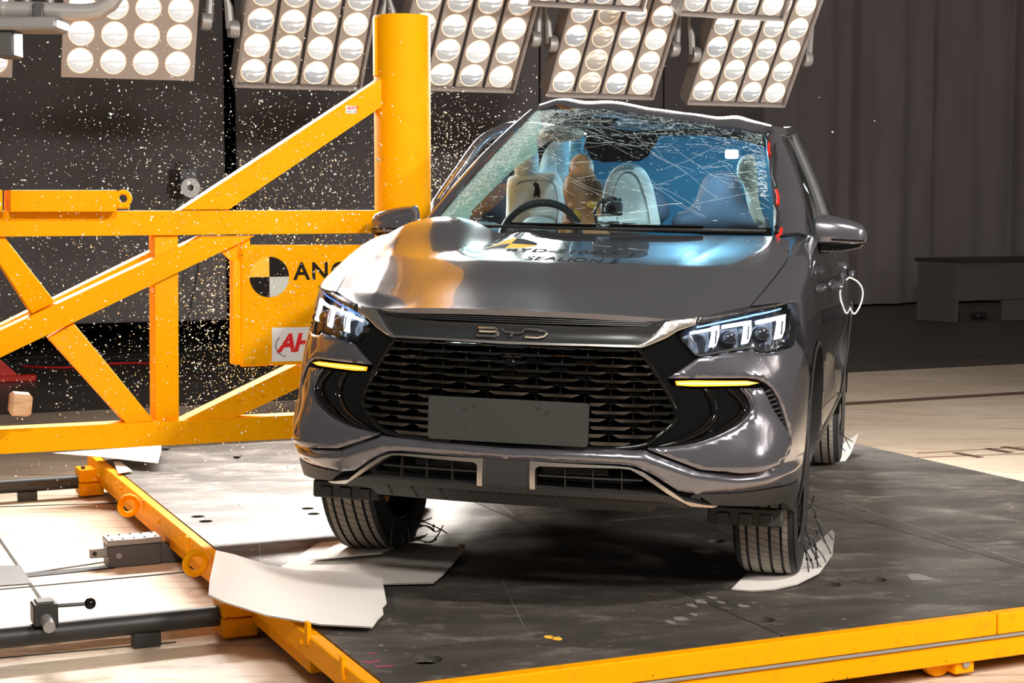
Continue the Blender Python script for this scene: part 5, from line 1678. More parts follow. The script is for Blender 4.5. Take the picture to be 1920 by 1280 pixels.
# ---- door mirrors
def mirror(s):
    root = empty('door_mirror', bw0((s * .95, 1.66, 1.05))); root.parent = CAR; root.matrix_basis = WL[CAR].inverted() @ WL[root]
    def sec(f, k, scale=1.0):
        # f 0 inner .. 1 outer, k angle around
        x = .855 + .215 * f
        hz = .078 * (1 - .50 * f ** 2.2) * (1 if f < .96 else .75); zc = 1.130 - .012 * f
        dy = .085 * (1 - .55 * f ** 2.5)
        e = .62
        c, s2 = math.cos(k), math.sin(k)
        y = -dy * math.copysign(abs(c) ** e, c) * (1.0 if c > 0 else .35)
        z = hz * math.copysign(abs(s2) ** e, s2)
        end = min(1.0, (1 - f) * 9) ** .5 if f > .88 else min(1.0, f * 14 + .35) ** .5
        return np.array((x, 1.66 + y * (.35 + .65 * end), zc + z * (.25 + .75 * end) * scale))
    def shell(z0, z1, name, m, grow):
        mb = MB(); vs = []; nf, nk = 22, 26
        for i in range(nf + 1):
            for k in range(nk):
                p = sec(i / nf, 2 * math.pi * k / nk)
                p[2] = min(max(p[2], z0), z1)
                q = (p - np.array((.96, 1.66, 1.13))) * grow + np.array((.96, 1.66, 1.13))
                vs.append(bw0((q[0] * s, q[1], q[2])))
        fs = [(i * nk + k, (i + 1) * nk + k, (i + 1) * nk + (k + 1) % nk, i * nk + (k + 1) % nk) for i in range(nf) for k in range(nk)]
        fs += [tuple(range(nk)), tuple(range(nf * nk, (nf + 1) * nk))]
        mb.add(vs, fs); return mb.build(name, m, root, angle=60)
    shell(1.088, 1.3, 'cap', 'graphite_metallic_paint', 1.0)
    shell(1.0, 1.087, 'base', 'gloss_black', 1.0)
    P = [bw0((s * (.93 + .135 * f), 1.66 - .088 * (1 - .55 * f ** 2.5) + .003, 1.103 - .004 * f)) for f in np.linspace(0, .96, 10)]
    mb = MB(); mb.tube(P, .0045, 6); mb.build('indicator_strip', 'smoked_chrome', root)
    mb = MB(); mb.tube([bw0((s * .815, 1.62, 1.075)), bw0((s * .86, 1.63, 1.068)), bw0((s * .92, 1.65, 1.064))], [.026, .024, .02], 8); mb.build('arm', 'gloss_black', root)
mirror(1); mirror(-1)

# ---- wheels
TR = .363
def wheel(qx, qy, s, camber=0.0, tyaw=0.0, ground=DECK + .006):
    c = bw0((qx, qy, 0)); c.z = ground + TR * math.cos(camber)
    Rw = Matrix.Rotation(YAW + tyaw, 3, 'Z') @ Matrix.Rotation(camber, 3, 'Y')
    if s < 0: Rw = Rw @ Matrix.Rotation(math.pi, 3, 'Z')
    Mw = Matrix.Translation(c) @ Rw.to_4x4()
    root = put('wheel', None, Mw, CAR); root.empty_display_size = .1
    # tread ribs and grooves; local X is the axle, outer side +X
    hw = .112
    ribs = [(-.104, -.066), (-.056, -.026), (-.016, .016), (.026, .056), (.066, .104)]
    mb = MB(); prof = []; mids = []
    prof = [(.245, -.100), (.262, -.111), (.300, -.1155), (.335, -.113), (.352, -.108)]
    def crown(x): return TR - .0045 * (abs(x) / .104) ** 3 - (.004 if abs(x) > .1 else 0)
    for (a, b) in ribs:
        prof += [(crown(a) - .009, a - .0005), (crown(a), a), (crown((a + b) / 2), (a + b) / 2), (crown(b), b), (crown(b) - .009, b + .0005)]
    prof += [(.352, .108), (.335, .113), (.300, .1155), (.262, .111), (.245, .100)]
    seg = 72; n = len(prof)
    vs = [(h, r * math.cos(2 * math.pi * k / seg), r * math.sin(2 * math.pi * k / seg)) for k in range(seg) for r, h in prof]
    fs = []; mi = []
    for k in range(seg):
        k2 = (k + 1) % seg
        for i in range(n - 1):
            fs.append((k * n + i, k * n + i + 1, k2 * n + i + 1, k2 * n + i))
            r0, r1 = prof[i][0], prof[i + 1][0]
            mi.append(0 if (min(r0, r1) > .3555) else 1)
    mb.add(vs, fs); mb.m = mi
    me = mb.mesh('tyre', ['tread_rubber', 'rubber'], True, angle=35); orient(me)
    put('tyre', me, Mw, root)
    mb = MB(); mb.lathe([(.247, -.098), (.235, -.10), (.222, -.06), (.215, .02), (.225, .07), (.247, .098), (.250, .103), (.236, .100)], 40); me = mb.mesh('rim', 'gloss_black'); orient(me); rim = put('rim', me, Mw, root)
    for k in range(5):
        a = 2 * math.pi * k / 5
        mb = MB()
        for da in (-.16, .16):
            mb.tube([(.085, .05 * math.cos(a), .05 * math.sin(a)), (.088, .14 * math.cos(a + da * .8), .14 * math.sin(a + da * .8)), (.085, .232 * math.cos(a + da), .232 * math.sin(a + da))], [.022, .017, .013], 6)
        me = mb.mesh('spoke', 'smoked_chrome'); put('spoke', me, Mw, rim)
    mb = MB(); mb.lathe([(0, .10), (.03, .10), (.055, .085), (.055, .05), (0, .05)], 20); me = mb.mesh('hub', 'smoked_chrome'); put('hub', me, Mw, rim)
    mb = MB(); mb.lathe([(.06, -.01), (.16, -.01), (.16, .01), (.06, .01)], 28, closed=True); me = mb.mesh('brake_disc', 'arm_grey'); put('brake_disc', me, Mw, root)
    mb = MB(); mb.tube([(-.01, 0, 0), (-.35, 0, .03)], .022, 8); me = mb.mesh('axle', 'satin_black'); put('axle', me, Mw, root)
    return c, Rw
wr = wheel(.785, .955, 1)
wl = wheel(-.80, .99, -1, math.radians(-3.0), math.radians(-1))
wheel(.785, 3.655, 1); wheel(-.785, 3.655, -1)

# ---- floor pan so that no light passes through the body
mb = MB()
mb.add([bw0(p) for p in ((-.66, .5, .26), (.66, .5, .26), (.66, 4.3, .26), (-.66, 4.3, .26))], [(0, 1, 2, 3)])
mb.add([bw0(p) for p in ((-.84, 1.40, .28), (.84, 1.40, .28), (.84, 3.2, .28), (-.84, 3.2, .28))], [(0, 1, 2, 3)])
mb.build('floor_pan', 'void_black', CAR, fix=False)
mb = MB(); mb.bbox(bw0((0, .62, .50)), (1.2, .75, .55), AXB, .05); mb.build('engine_block', 'void_black', CAR)
mb = MB(); mb.bbox(bw0((0, 1.22, .68)), (1.5, .06, .72), AXB, .01); mb.build('firewall', 'void_black', CAR)
# ================================================================== cabin
def pillow(name, outline_px, y, T, m, parent=None, R=.08, lean=0.0, step=.03, label=None, back=.5, rounds=2):
    """soft inflated shape from its outline seen on the plane y of the car"""
    P = [bY(px, py, y) for px, py in outline_px]
    out = [(p[0], p[2]) for p in P]
    for _ in range(rounds):
        o2 = []; n = len(out)
        for i in range(n):
            a, b = np.array(out[i]), np.array(out[(i + 1) % n]); o2 += [tuple(a * .75 + b * .25), tuple(a * .25 + b * .75)]
        out = o2
    vs, fs, arrs = tri_panel(out, [], step, None)
    a = arrs[0]
    d = np.full(len(vs), 9.0)
    for i in range(len(a)):
        p, q = a[i - 1], a[i]; e = q - p; L2 = (e * e).sum() + 1e-12
        t = np.clip(((vs - p) @ e) / L2, 0, 1); d = np.minimum(d, np.hypot(*(vs - (p + t[:, None] * e)).T))
    h = np.sqrt(np.clip(1 - (1 - np.clip(d / R, 0, 1)) ** 2, 0, 1)) * T
    zl = vs[:, 1].min()
    front = [bw0((x, y - hh + lean * (z - zl), z)) for (x, z), hh in zip(vs, h)]
    rear = [bw0((x, y + hh * back + .004 + lean * (z - zl), z)) for (x, z), hh in zip(vs, h)]
    mb = MB(); n = len(vs)
    mb.add(front + rear, fs.tolist() + [tuple(i + n for i in f[::-1]) for f in fs.tolist()])
    k = len(a)
    # rim between the two skins
    idx = {tuple(np.round(v, 6)): i for i, v in enumerate(vs)}
    ri = [idx.get(tuple(np.round(p, 6))) for p in a]
    if all(r is not None for r in ri):
        mb.add([], []); b0 = len(mb.v) - 2 * n
        for i in range(k):
            p, q = ri[i], ri[(i + 1) % k]
            mb.f.append((b0 + p, b0 + q, b0 + q + n, b0 + p + n)); mb.m.append(0)
    o = mb.build(name, m, parent or CAR, angle=70)
    if label: o['label'] = label
    return o
# driver seat, passenger seat
pillow('driver_seat', [(946, 440), (949, 400), (950, 345), (953, 332), (968, 327), (1000, 325), (1038, 321), (1050, 328), (1058, 350), (1061, 378), (1058, 405), (1048, 440)], 2.25, .085, 'white_fabric', R=.045, rounds=1, label='white driver seat back')
for pts in ([(962, 436), (964, 380), (970, 345), (1000, 338), (1036, 340)], [(1040, 436), (1046, 390), (1042, 352), (1034, 336)]):
    P = [bw0(bY(px, py, 2.168)) for px, py in pts]
    mb = MB(); mb.tube([Vector(crv(P, k / 20)) for k in range(21)], .003, 5); mb.build('seat_seam', 'arm_grey', CAR)
pillow('driver_headrest', [(965, 336), (963, 296), (967, 282), (978, 277), (998, 277), (1008, 283), (1011, 298), (1010, 336)], 2.27, .06, 'white_fabric', R=.03, rounds=1)
pillow('side_airbag', [(1008, 340), (1014, 296), (1030, 268), (1058, 256), (1076, 268), (1080, 300), (1070, 330), (1052, 346)], 2.40, .08, 'airbag_cloth', R=.07, label='pale inflated side airbag')
P = [bY(px, py, 2.125) for px, py in ((996, 341), (1000, 345), (1004, 340), (1010, 346), (1013, 360), (1011, 371), (1005, 367), (1000, 372), (1001, 362), (1003, 352))]
mb = MB(); mb.prism([bw0((p[0], p[1], p[2])) for p in P], MCAR @ Vector((0, .004, 0))); mb.build('black_sticker', 'black_print', CAR)
c = bY(985, 281, 2.20); mb = MB(); mb.bbox(bw0(c), (.036, .03, .022), AXB, .004); mb.build('headrest_sensor', 'black_print', CAR)
pillow('passenger_seat', [(1120, 440), (1126, 385), (1135, 340), (1150, 314), (1178, 303), (1205, 312), (1222, 340), (1232, 385), (1242, 440)], 2.25, .09, 'white_fabric', R=.055, label='white passenger seat back')
P = [bw0(bY(px, py, 2.158)) for px, py in ((1142, 432), (1146, 380), (1160, 335), (1178, 322), (1196, 334), (1212, 380), (1220, 432))]
mb = MB(); mb.tube([Vector(crv(P, k / 24)) for k in range(25)], .003, 5); mb.build('seat_seam', 'arm_grey', CAR)
pillow('rear_seat', [(1255, 440), (1262, 400), (1300, 390), (1318, 330), (1345, 318), (1385, 322), (1395, 390), (1440, 400), (1446, 440)], 3.05, .10, 'seat_dark', R=.1)
pillow('rear_seat', [(930, 440), (930, 360), (1000, 340), (1100, 340), (1250, 345), (1260, 440)], 3.1, .10, 'seat_dark', R=.1)
pillow('curtain_airbag', [(1380, 330), (1384, 300), (1400, 288), (1416, 292), (1420, 330), (1422, 380), (1440, 428), (1420, 430), (1402, 390), (1394, 345)], 2.35, .05, 'beige_trim', R=.035, label='pale curtain airbag hanging by the side window')
pillow('sun_visor', [(1008, 262), (1012, 240), (1040, 232), (1094, 238), (1096, 262), (1040, 266)], 2.08, .025, 'beige_trim', R=.02)
pillow('blue_airbag', [(1068, 250), (1072, 238), (1092, 240), (1098, 262), (1092, 280), (1099, 300), (1096, 319), (1078, 320), (1066, 300)], 2.25, .04, 'blue_sheet', R=.03, label='blue sheet hanging beside the visor')
pillow('roof_console', [(1106, 268), (1140, 258), (1200, 262), (1225, 272), (1215, 296), (1160, 300), (1115, 294)], 2.10, .03, 'satin_black', R=.03)
# dashboard, steering wheel
def dash(a, b):
    x = -.70 + 1.40 * a; y = 1.36 + .46 * b
    z = 1.070 + .012 * math.sin(math.pi * b) - .05 * max(0, b - .8) * 5 + (.02 * math.exp(-((x + .36) / .2) ** 2) * b)
    if b == 1: z -= .3
    return np.array((x, y - .14 * (1 - (2 * a - 1) ** 2) * (1 - b), z))
patch('dashboard', dash, 40, 16, 'seat_dark', th=.0, deform=bw0)
c = bY(1012, 446, 1.90)
ax1 = Vector((1, 0, 0)); ax2 = Vector((0, .42, .91))
ringp = [bw0(Vector(c) + ax1 * .178 * math.cos(a) + ax2 * .172 * math.sin(a)) for a in np.linspace(0, 2 * math.pi, 40, endpoint=False)]
mb = MB(); mb.tube(ringp, .017, 8, closed=True); sw = mb.build('steering_wheel', 'satin_black', CAR)
for a in (0.1, math.pi - .1, -math.pi / 2):
    mb = MB(); mb.tube([bw0(Vector(c)), bw0(Vector(c) + ax1 * .17 * math.cos(a) + ax2 * .165 * math.sin(a))], .016, 6); mb.build('wheel_spoke', 'satin_black', sw)
pillow('wheel_hub', [(988, 440), (992, 432), (1030, 432), (1034, 440), (1030, 470), (990, 470)], 1.89, .03, 'satin_black', sw, R=.03)
pillow('driver_airbag', [(975, 425), (985, 409), (1010, 404), (1040, 410), (1044, 425), (1020, 434), (990, 434)], 1.97, .03, 'white_fabric', R=.03)
# headliner, added backdrop coloured with the cabin's blue light, floor-side trim
def liner(a, b):
    p = roof(.02 + .96 * a, .02 + .96 * b); return p - np.array((0, 0, .035))
patch('headliner', liner, 16, 12, 'cabin_lining', th=0, deform=bw0)
def rear_backdrop(a, b):
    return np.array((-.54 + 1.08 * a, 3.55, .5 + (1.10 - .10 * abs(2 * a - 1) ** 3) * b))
patch('blue_light_backdrop', rear_backdrop, 16, 4, 'painted_blue_light', th=0, deform=bw0)
def trim_side(sg):
    return lambda a, b: np.array((sg * .80, 1.5 + 2.4 * a, .35 + .74 * b))
patch('door_trim', trim_side(1), 8, 4, 'cabin_lining', th=0, deform=bw0); patch('door_trim', trim_side(-1), 8, 4, 'cabin_lining', th=0)
# cabin lamp (lit) under the roof
cl = bw0(bY(1372, 289, 2.75))
mb = MB(); mb.bbox(cl, (.062, .02, .042), AXB, .006); lamp_o = mb.build('cabin_lamp', 'cabin_lamp', CAR); lamp_o['label'] = 'lit white cabin lamp'
ld = bpy.data.lights.new('cabin_lamp_light', 'POINT'); ld.energy = 17.0; ld.color = (.42, .80, 1.0); ld.shadow_soft_size = .05
put('cabin_lamp_light', ld, Matrix.Translation(cl + MCAR @ Vector((-.15, -.12, .0))), lamp_o)
# measuring camera on the dashboard
def gear():
    y = 1.62
    def g(px, py, yy=y): return bw0(bY(px, py, yy))
    ps = 1 / FPX * (TCAR + MCAR @ Vector((0, y, 1))).y
    t = empty('measuring_camera', g(1150, 428), 'small black measuring camera with a looped cable on the dashboard', 'camera')
    mb = MB(); mb.bbox(g(1147, 391), (38 * ps, .05, 26 * ps), AXB, .005); bd = mb.build('camera_body', 'satin_black', t)
    for k in range(6):
        mb = MB(); mb.bbox(g(1131 + k * 6.4, 374, y), (3.5 * ps, .045, 6 * ps), AXB, .001); mb.build('cooling_fin', 'dark_plastic', bd)
    mb = MB(); mb.lathe([(0, -.01), (.014, -.01), (.018, 0), (.018, .012)], 14, Matrix.Translation(g(1147, 391, y - .03)) @ (MCAR @ Matrix(((0, 1, 0), (1, 0, 0), (0, 0, 1)))).to_4x4()); mb.build('camera_lens', 'gloss_black', bd)
    mb = MB(); mb.bbox(g(1140, 411), (34 * ps, .06, 9 * ps), AXB, .003); mb.build('mount_block', 'white_fabric', t)
    mb = MB(); mb.bbox(g(1150, 421, y - .02), (22 * ps, .05, 12 * ps), AXB, .003); mb.build('mount_clamp', 'dark_plastic', t)
    mb = MB(); mb.bbox(g(1180, 423), (26 * ps, .05, 10 * ps), AXB, .003); mb.build('plug_box', 'dark_plastic', t)
    mb = MB(); mb.prism([g(1100, 426), g(1128, 410), g(1136, 416), g(1130, 428)], MCAR @ Vector((0, .03, 0))); mb.build('paper_tag', 'white_print', t)
    mb = MB(); mb.tube([g(*p, yy=y - .03) for p in ((1156, 372), (1138, 372), (1122, 382), (1114, 398), (1118, 416), (1130, 428))], .006, 7); mb.build('cable', 'zip_black', t)
gear()
# crash test dummy between the seats
def dummy():
    y = 2.12
    def g(px, py, yy=y): return bw0(bY(px, py, yy))
    mb = MB()
    def blob(px, py, rx, rz, ry=.09, yy=y): mb.ell(g(px, py, yy), (rx, ry, rz), None, 20, 12)
    blob(1092, 372, .082, .150, .10); blob(1095, 420, .10, .12, .11); blob(1090, 318, .06, .075, .075, y + .05)
    blob(1075, 355, .05, .08, .07, y - .03); blob(1112, 362, .045, .07, .07, y - .02); blob(1090, 340, .05, .05, .06, y + .02)
    blob(1070, 408, .04, .05, .06, y - .10); blob(1066, 436, .05, .06, .07, y - .12); blob(1110, 395, .04, .06, .06, y - .06)
    blob(1100, 460, .13, .10, .15, y)
    o = mb.build('crash_test_dummy', 'dummy_skin', None, angle=180)
    tag(o, 'brown crash test dummy slumped between the two white front seats', 'dummy')
    r = o.modifiers.new('merge', 'REMESH'); r.mode = 'VOXEL'; r.voxel_size = .012; r.use_smooth_shade = True
    s = o.modifiers.new('soften', 'SMOOTH'); s.factor = .5; s.iterations = 6
    for (px, py, rr_) in ((1079, 404, .026), (1110, 384, .02), (1056, 427, .022)):
        mb = MB(); c = g(px, py, y - .16 if px < 1100 else y - .12); mb.ell(c, (rr_, rr_ * .8, rr_)); mb.build('joint_cap', 'dummy_yellow', o)
dummy()

# ---- cracks in the windscreen
def crack_mesh():
    white, dark = MB(), MB()
    rs = np.random.default_rng(5)
    def seg(mb, p, q, w):
        p3, q3 = wpt(p[0], p[1], .0028), wpt(q[0], q[1], .0028)
        d = q3 - p3
        if d.length < 1e-5: return
        n = Vector(MCAR @ Vector(wn(*p))); s = d.cross(n).normalized() * (w / 2)
        mb.add([p3 - s, p3 + s, q3 + s, q3 - s], [(0, 1, 2, 3)])
    def ok(p): return 0.002 < p[0] < .998 and 0.004 < p[1] < .996
    # long streaks fanning out from the crushed upper corner
    for k in range(30):
        a0 = rs.uniform(.0, .22); p = np.array((a0, rs.uniform(.72, .99)))
        ang = rs.normal(-.10, .22); curve = rs.normal(0, .10)
        w0 = rs.choice([.0007, .0010, .0014, .0022], p=[.45, .3, .17, .08])
        L = rs.uniform(.3, 1.0); n = int(L / .022)
        for i in range(n):
            q = p + np.array((math.cos(ang), math.sin(ang) * .95)) * .022
            if not ok(q): break
            if rs.random() < .60: seg(white, p, q, w0 * rs.uniform(.5, 1.2))
            ang += curve * .05 + rs.normal(0, .10); ang *= .995
            p = q
    for k in range(80):                    # broken streaks lower down
        p = np.array((rs.uniform(.15, .95), rs.uniform(.05, .95))); ang = rs.normal(.22, .25); w0 = rs.choice([.0008, .0012, .0018])
        for i in range(int(rs.integers(3, 14))):
            q = p + np.array((math.cos(ang), math.sin(ang))) * .014
            if not ok(q): break
            if rs.random() < .65: seg(white, p, q, w0)
            ang += rs.normal(0, .18); p = q
    for k in range(120):                    # fine dark hairlines running down to the right
        p = np.array((rs.uniform(.08, .95), rs.uniform(.2, .98))); ang = rs.normal(-.85, .18)
        if k % 3 == 0: ang = rs.normal(.75, .2)
        for i in range(int(rs.integers(6, 26))):
            q = p + np.array((math.cos(ang), math.sin(ang))) * .016
            if not ok(q): break
            seg(dark if k % 4 else white, p, q, .0007); ang += rs.normal(0, .05); p = q
    # crazed web by the left pillar and the upper edge
    for k in range(2600):
        b = rs.beta(2.2, 1.3); a = abs(rs.normal(0, .05 + .05 * b)) + .002
        if k % 9 == 0: a = rs.uniform(0, .95); b = rs.uniform(.86, .995) if rs.random() < .6 else rs.uniform(.75, .99)
        if k % 11 == 0: a = 1 - abs(rs.normal(0, .035)); b = rs.uniform(.3, .99)
        p = np.array((a, b)); ang = rs.uniform(0, 6.28); L = rs.uniform(.006, .028)
        if not ok(p): continue
        q = p + np.array((math.cos(ang), math.sin(ang))) * L
        if ok(q): seg(white, p, q, rs.choice([.0007, .0011, .0018]))
        q2 = q + np.array((math.cos(ang + 1), math.sin(ang + 1))) * L * .7
        if ok(q) and ok(q2): seg(white, q, q2, .0008)
    for k in range(500):                    # glass crumbs on the screen
        p = np.array((rs.uniform(.03, .97), rs.beta(3, 1.6)))
        if ok(p): seg(white, p, p + np.array((rs.uniform(-1, 1), rs.uniform(-1, 1))) * .004, rs.uniform(.001, .003))
    tag(white.build('crack_network', 'crack_white', wind_o, smooth=False, fix=False), kind='stuff')
    tag(dark.build('hairline_cracks', 'crack_dark', wind_o, smooth=False, fix=False), kind='stuff')
crack_mesh()

# white cable loop at the door, thin dirt on the flank
def pz(X, Y): return (1480 + X * .34375, 380 + Y * .34375)
yb_ = (TCAR + MCAR @ Vector((.93, 3.5, .8))).y
P = [on_plane(*pz(*p), Vector((0, yb_, 0)), (0, 1, 0)) for p in ((290, 402), (330, 408), (372, 430), (398, 470), (398, 520), (380, 572), (355, 605), (335, 585), (320, 535), (300, 480))]
PP = [Vector(crv(P, k / 40)) for k in range(41)]
mb = MB(); mb.tube(PP, .0042, 6)
tag(mb.build('sensor_cable', 'cable_white'), 'thin white cable looping out beside the door handle', 'cable')
for s_px in ((1578, 499), (1571, 535)):
    c = bX(*s_px, .955)
    mb = MB(); mb.bbox(bw0(c), (.05, .15, .034), AXB, .012); mb.build('door_handle', 'graphite_metallic_paint', CAR)

# ================================================================== sheets under the wheels
def sheet(label, pts, th=.004, step=9, m='white_card'):
    P = np.array([(p[0], p[1]) for p in pts], float); hgt = np.array([p[2] for p in pts], float)
    out = []; hh = []
    n = len(P)
    for i in range(n):
        a, b = P[i], P[(i + 1) % n]; k = max(1, int(np.hypot(*(b - a)) / 14))
        for j in range(k):
            out.append(tuple(a + (b - a) * j / k)); hh.append(hgt[i] + (hgt[(i + 1) % n] - hgt[i]) * j / k)
    vs, fs, arrs = tri_panel(out, [], step * 1.6, None)
    O = np.array(out); HH = np.array(hh)
    top = []
    for v in vs:
        d2 = ((O - v) ** 2 * [1, 3]).sum(1) + 1e-6; w = 1 / d2 ** 1.3
        h_ = float((w * HH).sum() / w.sum())
        top.append(on_z(v[0], v[1], DECK + max(h_, .002)) )
    mb = MB(); k = len(vs)
    mb.add([p + Z * th for p in top] + top, fs.tolist() + [tuple(i + k for i in f[::-1]) for f in fs.tolist()])
    idx = {tuple(np.round(v, 4)): i for i, v in enumerate(vs)}
    ri = [idx.get(tuple(np.round(p, 4))) for p in arrs[0]]
    if all(r is not None for r in ri):
        for i in range(len(ri)):
            p, q = ri[i], ri[(i + 1) % len(ri)]
            mb.f.append((p, q, q + k, p + k)); mb.m.append(0)
    o = mb.build('slip_sheet', m, angle=35)
    return tag(o, label, 'sheet', 'white slip sheets on the sled')
sheet('large white sheet curling over the sled corner at the left', [(405, 1033, .13), (440, 1041, .10), (500, 1060, .06), (560, 1070, .03), (640, 1073, .02), (700, 1083, .025), (716, 1084, .03), (725, 1132, .03), (717, 1140, .03), (719, 1152, .03), (708, 1163, .03), (698, 1177, .02), (600, 1172, .02), (500, 1155, .03), (420, 1130, .07), (391, 1116, .10), (393, 1090, .115)])
sheet('white sheet jutting out beside the left front tyre', [(521, 1067, .004), (598, 1019, .004), (640, 1014, .004), (720, 1024, .004), (858, 1027, .012), (860, 1022, .02), (873, 1022, .02), (869, 1034, .02), (832, 1078, .012), (812, 1094, .012), (720, 1096, .010), (640, 1090, .004)])
sheet('small white sheet trapped under the left front tyre', [(580, 1051, .018), (640, 1016, .012), (700, 1010, .012), (770, 1008, .014), (802, 1002, .03), (790, 1011, .03), (737, 1027, .03), (716, 1038, .03), (640, 1045, .028)])
sheet('white sheet under the right front tyre, its edge bent up', [(1371, 1106, .004), (1400, 1076, .004), (1440, 1060, .004), (1500, 1045, .006), (1540, 1012, .04), (1560, 994, .085), (1565, 1000, .09), (1561, 1040, .055), (1536, 1075, .02), (1495, 1096, .008), (1452, 1106, .004), (1410, 1109, .004)])
sheet('white sheet with a raised tip under the right rear tyre', [(1525, 866, .003), (1585, 864, .003), (1594, 852, .02), (1609, 814, .10), (1590, 826, .06), (1560, 846, .02), (1526, 857, .005)])
sheet('white sheet on the sled corner below the yellow frame', [(100, 850, .05), (303, 836, .05), (302, 846, .05), (296, 869, .04), (200, 858, .05)])
sheet('small white scrap of sheet beside the far rail block', [(213, 866, .01), (226, 866, .01), (248, 884, .01), (222, 888, .01)])
for i, (x, y, a) in enumerate(((311, 842, .3), (445, 857, -.6), (345, 1090, .2))):
    if i == 2: continue
    c = on_z(x, y, DECK + .004)
    mb = MB(); mb.prism([c + U * (.03 * p) * math.cos(a) + V * q * .02 for p, q in ((-1, -.4), (.2, -1), (1, .6), (-.2, .9))], Z * .008)
    tag(mb.build('rubber_scrap', 'rubber'), ['black rubber scrap below the yellow frame', 'small black scrap alone on the bright deck'][i], 'scrap')

# ================================================================== cut cable ties by the wheels
ORD = ['first', 'second', 'third', 'fourth', 'fifth', 'sixth', 'seventh', 'eighth', 'ninth', 'tenth']
def ties(lists, ydep, label):
    for k, L in enumerate(sorted(lists, key=lambda L: -L[-1][0])):
        tie(L, ydep, '%s cut black cable tie from the right, by the %s tyre' % (ORD[k], label))
def tie(pts, ydep, label, r=.0026):
    P = []
    for px, py in pts:
        p = on_plane(px, py, Vector((0, ydep, 0)), (0, 1, 0))
        if p.z < DECK + .012: p = on_z(px, py, DECK + .012)
        P.append(p)
    n = max(8, len(P) * 5)
    PP = [Vector(crv(P, k / n)) for k in range(n + 1)] if len(P) > 1 else P
    t = empty('cable_tie', P[-1], label, 'cable tie', 'cut black cable ties')
    mb = MB(); mb.tube(PP, r, 5); mb.build('strap', 'zip_black', t)
    h = PP[len(PP) // 2]
    mb = MB(); mb.bbox(h, (.010, .009, .012), None, .002); mb.build('head', 'zip_black', t)
z6 = lambda L: [(1230 + x / 3.764, 780 + y / 3.764) for x, y in L]
z4 = lambda L: [(540 + x / 4.571, 780 + y / 4.571) for x, y in L]
z7 = lambda L: [(1440 + x / 4.267, 600 + y / 4.267) for x, y in L]
LR = 'right front'
LL = 'left front'
LK = 'right rear'
ties([z6(L) for L in ([(1060, 590), (1110, 650), (1125, 700), (1130, 720), (1180, 780), (1250, 870)], [(1130, 720), (1160, 800), (1200, 900)], [(1060, 760), (1090, 790), (1135, 805), (1140, 830), (1200, 900), (1235, 970)],
          [(1050, 860), (1100, 910), (1160, 960), (1200, 1030)], [(1060, 900), (1115, 970), (1140, 1030), (1170, 1070)], [(1040, 900), (1065, 1000), (1080, 1120)], [(1050, 930), (1090, 1010), (1115, 1085)],
          [(1080, 830), (1120, 900), (1145, 1100)], [(1115, 560), (1095, 630), (1060, 660)], [(1050, 780), (1075, 860), (1105, 940), (1150, 1000)])], wr[0].y - .06, LR)
ties([z4(L) for L in ([(1070, 875), (1180, 910), (1310, 970), (1365, 1005)], [(1090, 1030), (1105, 970), (1160, 940), (1220, 950), (1265, 990), (1310, 970), (1250, 1060), (1170, 1085)], [(900, 920), (890, 1000), (885, 1130)],
          [(1030, 960), (1040, 1020), (1035, 1080), (965, 1110)], [(1070, 900), (1150, 900), (1235, 870)], [(1330, 935), (1290, 1010), (1230, 1080), (1110, 1060)], [(980, 1020), (990, 1060), (965, 1110)], [(1040, 1000), (1100, 950), (1180, 940), (1260, 990)])], wl[0].y - .28, LL)
ties([z7(L) for L in ([(520, 835), (570, 890), (610, 930), (660, 1030)], [(610, 870), (600, 920), (680, 975)], [(520, 960), (560, 1020), (580, 1100), (550, 1120)], [(540, 980), (580, 1010), (620, 1050)], [(510, 980), (530, 1060), (500, 1085)], [(530, 900), (570, 915), (610, 900)])], 8.62, LK)

# ================================================================== flying things
c = on_plane(38, 757, Vector((0, 6.6, 0)), (0, 1, 0))
Rr = Matrix.Rotation(.12, 3, 'Y') @ Matrix.Rotation(.4, 3, 'Z')
mb = MB(); mb.bbox(c, (.085, .09, .09), tuple(Rr @ Vector(e) for e in ((1, 0, 0), (0, 1, 0), (0, 0, 1))), .012)
tag(mb.build('wood_block', 'pine'), 'small pale pine block flying in the air at the left', 'wood block')
def shard_mesh(seed, flat=.35):
    r = np.random.default_rng(seed); n = int(r.integers(4, 7))
    an = np.sort(r.uniform(0, 2 * math.pi, n)) if n > 4 else np.arange(n) * math.pi / 2 + r.uniform(-.4, .4, n)
    rad = r.uniform(.5, 1.0, n); st = r.uniform(1.0, 2.2)
    mb = MB(); mb.prism([(a_ * st * .6, b_ * .6, -flat * .12) for a_, b_ in zip(rad * np.cos(an), rad * np.sin(an))], (r.uniform(-.1, .1), r.uniform(-.1, .1), flat * .3))
    return mb
SH = []
for k in range(10):
    for m_ in ('shard_glass', 'shard_white'):
        SH.append(shard_mesh(k).mesh('glass_fragment', m_, False))
rs = np.random.default_rng(11)
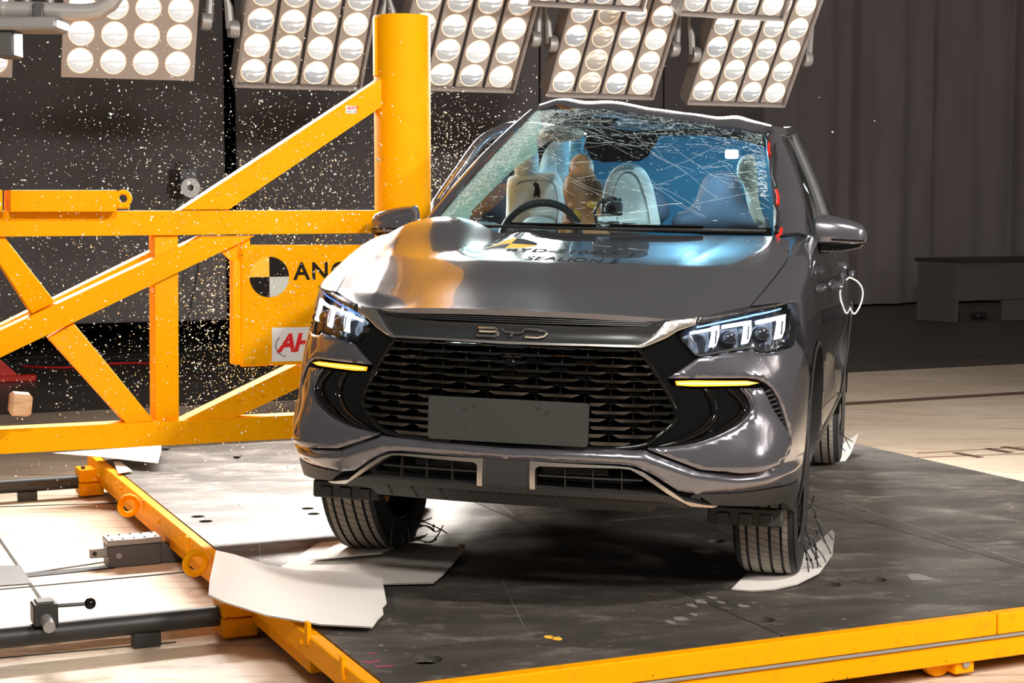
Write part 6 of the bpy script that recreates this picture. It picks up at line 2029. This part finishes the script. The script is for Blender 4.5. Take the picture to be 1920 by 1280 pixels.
def cloud(n, kind):
    out = []
    while len(out) < n:
        k = rs.random()
        if k < .50:                             # wide field left of the pole
            u = PU - .1 - rs.gamma(1.6, .95); v = FV + rs.normal(.1, .45); z = rs.normal(1.45, .55)
        elif k < .68:                           # thick stream close to the pole
            u = PU - abs(rs.normal(0, .55)) - .12; v = FV + rs.normal(.15, .25); z = rs.normal(1.25, .42)
        elif k < .79:
            u = PU - .75 + rs.normal(0, .18); v = FV + rs.normal(.25, .2); z = rs.normal(.95, .32)
        elif k < .95:                           # between pole and screen pillar, above the roof
            u = PU + .2 + abs(rs.normal(0, .3)); v = FV + rs.normal(.5, .35); z = rs.normal(1.72, .22)
        else:
            u = PU + rs.uniform(.2, 2.4); v = FV + rs.normal(1.1, .5); z = rs.normal(2.0, .16)
        if z < .3 or z > 3.0 or u < -2.5: continue
        p = uvz(u, v, z)
        q = MT_INV @ (p - TCAR)
        # nothing inside the car or the pole
        if abs(q.x) < 1.15 and -.2 < q.y < 4.8 and q.z < (1.76 if abs(q.x) < .75 else 1.3) and not (q.x < -.86 and q.y > 1.2): continue
        if (u - PU) ** 2 + (v - PV) ** 2 < .02: continue
        out.append(p)
    return out
pts = cloud(300, 0)
z_top = fp(300, 395).z; z_low = fp(300, 830).z; u_post = fp(312, 600).dot(U)
for i, p in enumerate(pts):
    s = float(rs.choice([.006, .009, .013, .022], p=[.40, .34, .19, .07]))
    green = s > .012 and rs.random() < .8
    o = put('glass_fragment', SH[(2 * int(rs.integers(0, 10)) + (0 if green else 1))], Matrix.LocRotScale(p, Matrix.Rotation(rs.uniform(0, 6.28), 3, Vector(rs.normal(0, 1, 3)).normalized()), Vector((s, s, s))))
    u_ = p.dot(U)
    if u_ > PU + .12: where = 'above the car roof' if p.z > 1.95 else 'between the pole and the windscreen'
    elif p.z > z_top: where = 'above the top beam, beside the pole' if u_ > u_post + .45 else ('above the top beam, behind the upper brace' if u_ > u_post else 'over the lifting box at the left')
    elif p.z > z_low: where = 'beside the sign plate' if u_ > u_post else 'between the yellow diagonals left of the upright post'
    else: where = 'below the bottom beam of the frame'
    size = {.006: 'tiny', .009: 'small', .013: 'medium sized', .022: 'large'}[s]
    tag(o, '%s %s glass shard flying %s' % (size, 'greenish' if green else 'white', where), 'glass shard', 'glass shards in the air')
mb = MB()
TET = np.array([(1, 0, -.5), (-.6, .8, -.4), (-.5, -.8, -.45), (0, 0, .7)])
for p in cloud(13000, 1):
    s = float(rs.choice([.0014, .0022, .0034, .005], p=[.34, .36, .22, .08]))
    q = rs.normal(0, 1, (3, 3)); Q, _ = np.linalg.qr(q)
    vv = (TET * [1.5, 1, .7] * s) @ Q.T + np.array(p)
    mb.add(vv.tolist(), [(0, 1, 2), (0, 3, 1), (1, 3, 2), (2, 3, 0)])
o = mb.build('glass_dust', 'shard_white', smooth=False)
tag(o, 'cloud of fine glass crumbs flying around the yellow frame', 'glass dust', kind='stuff')
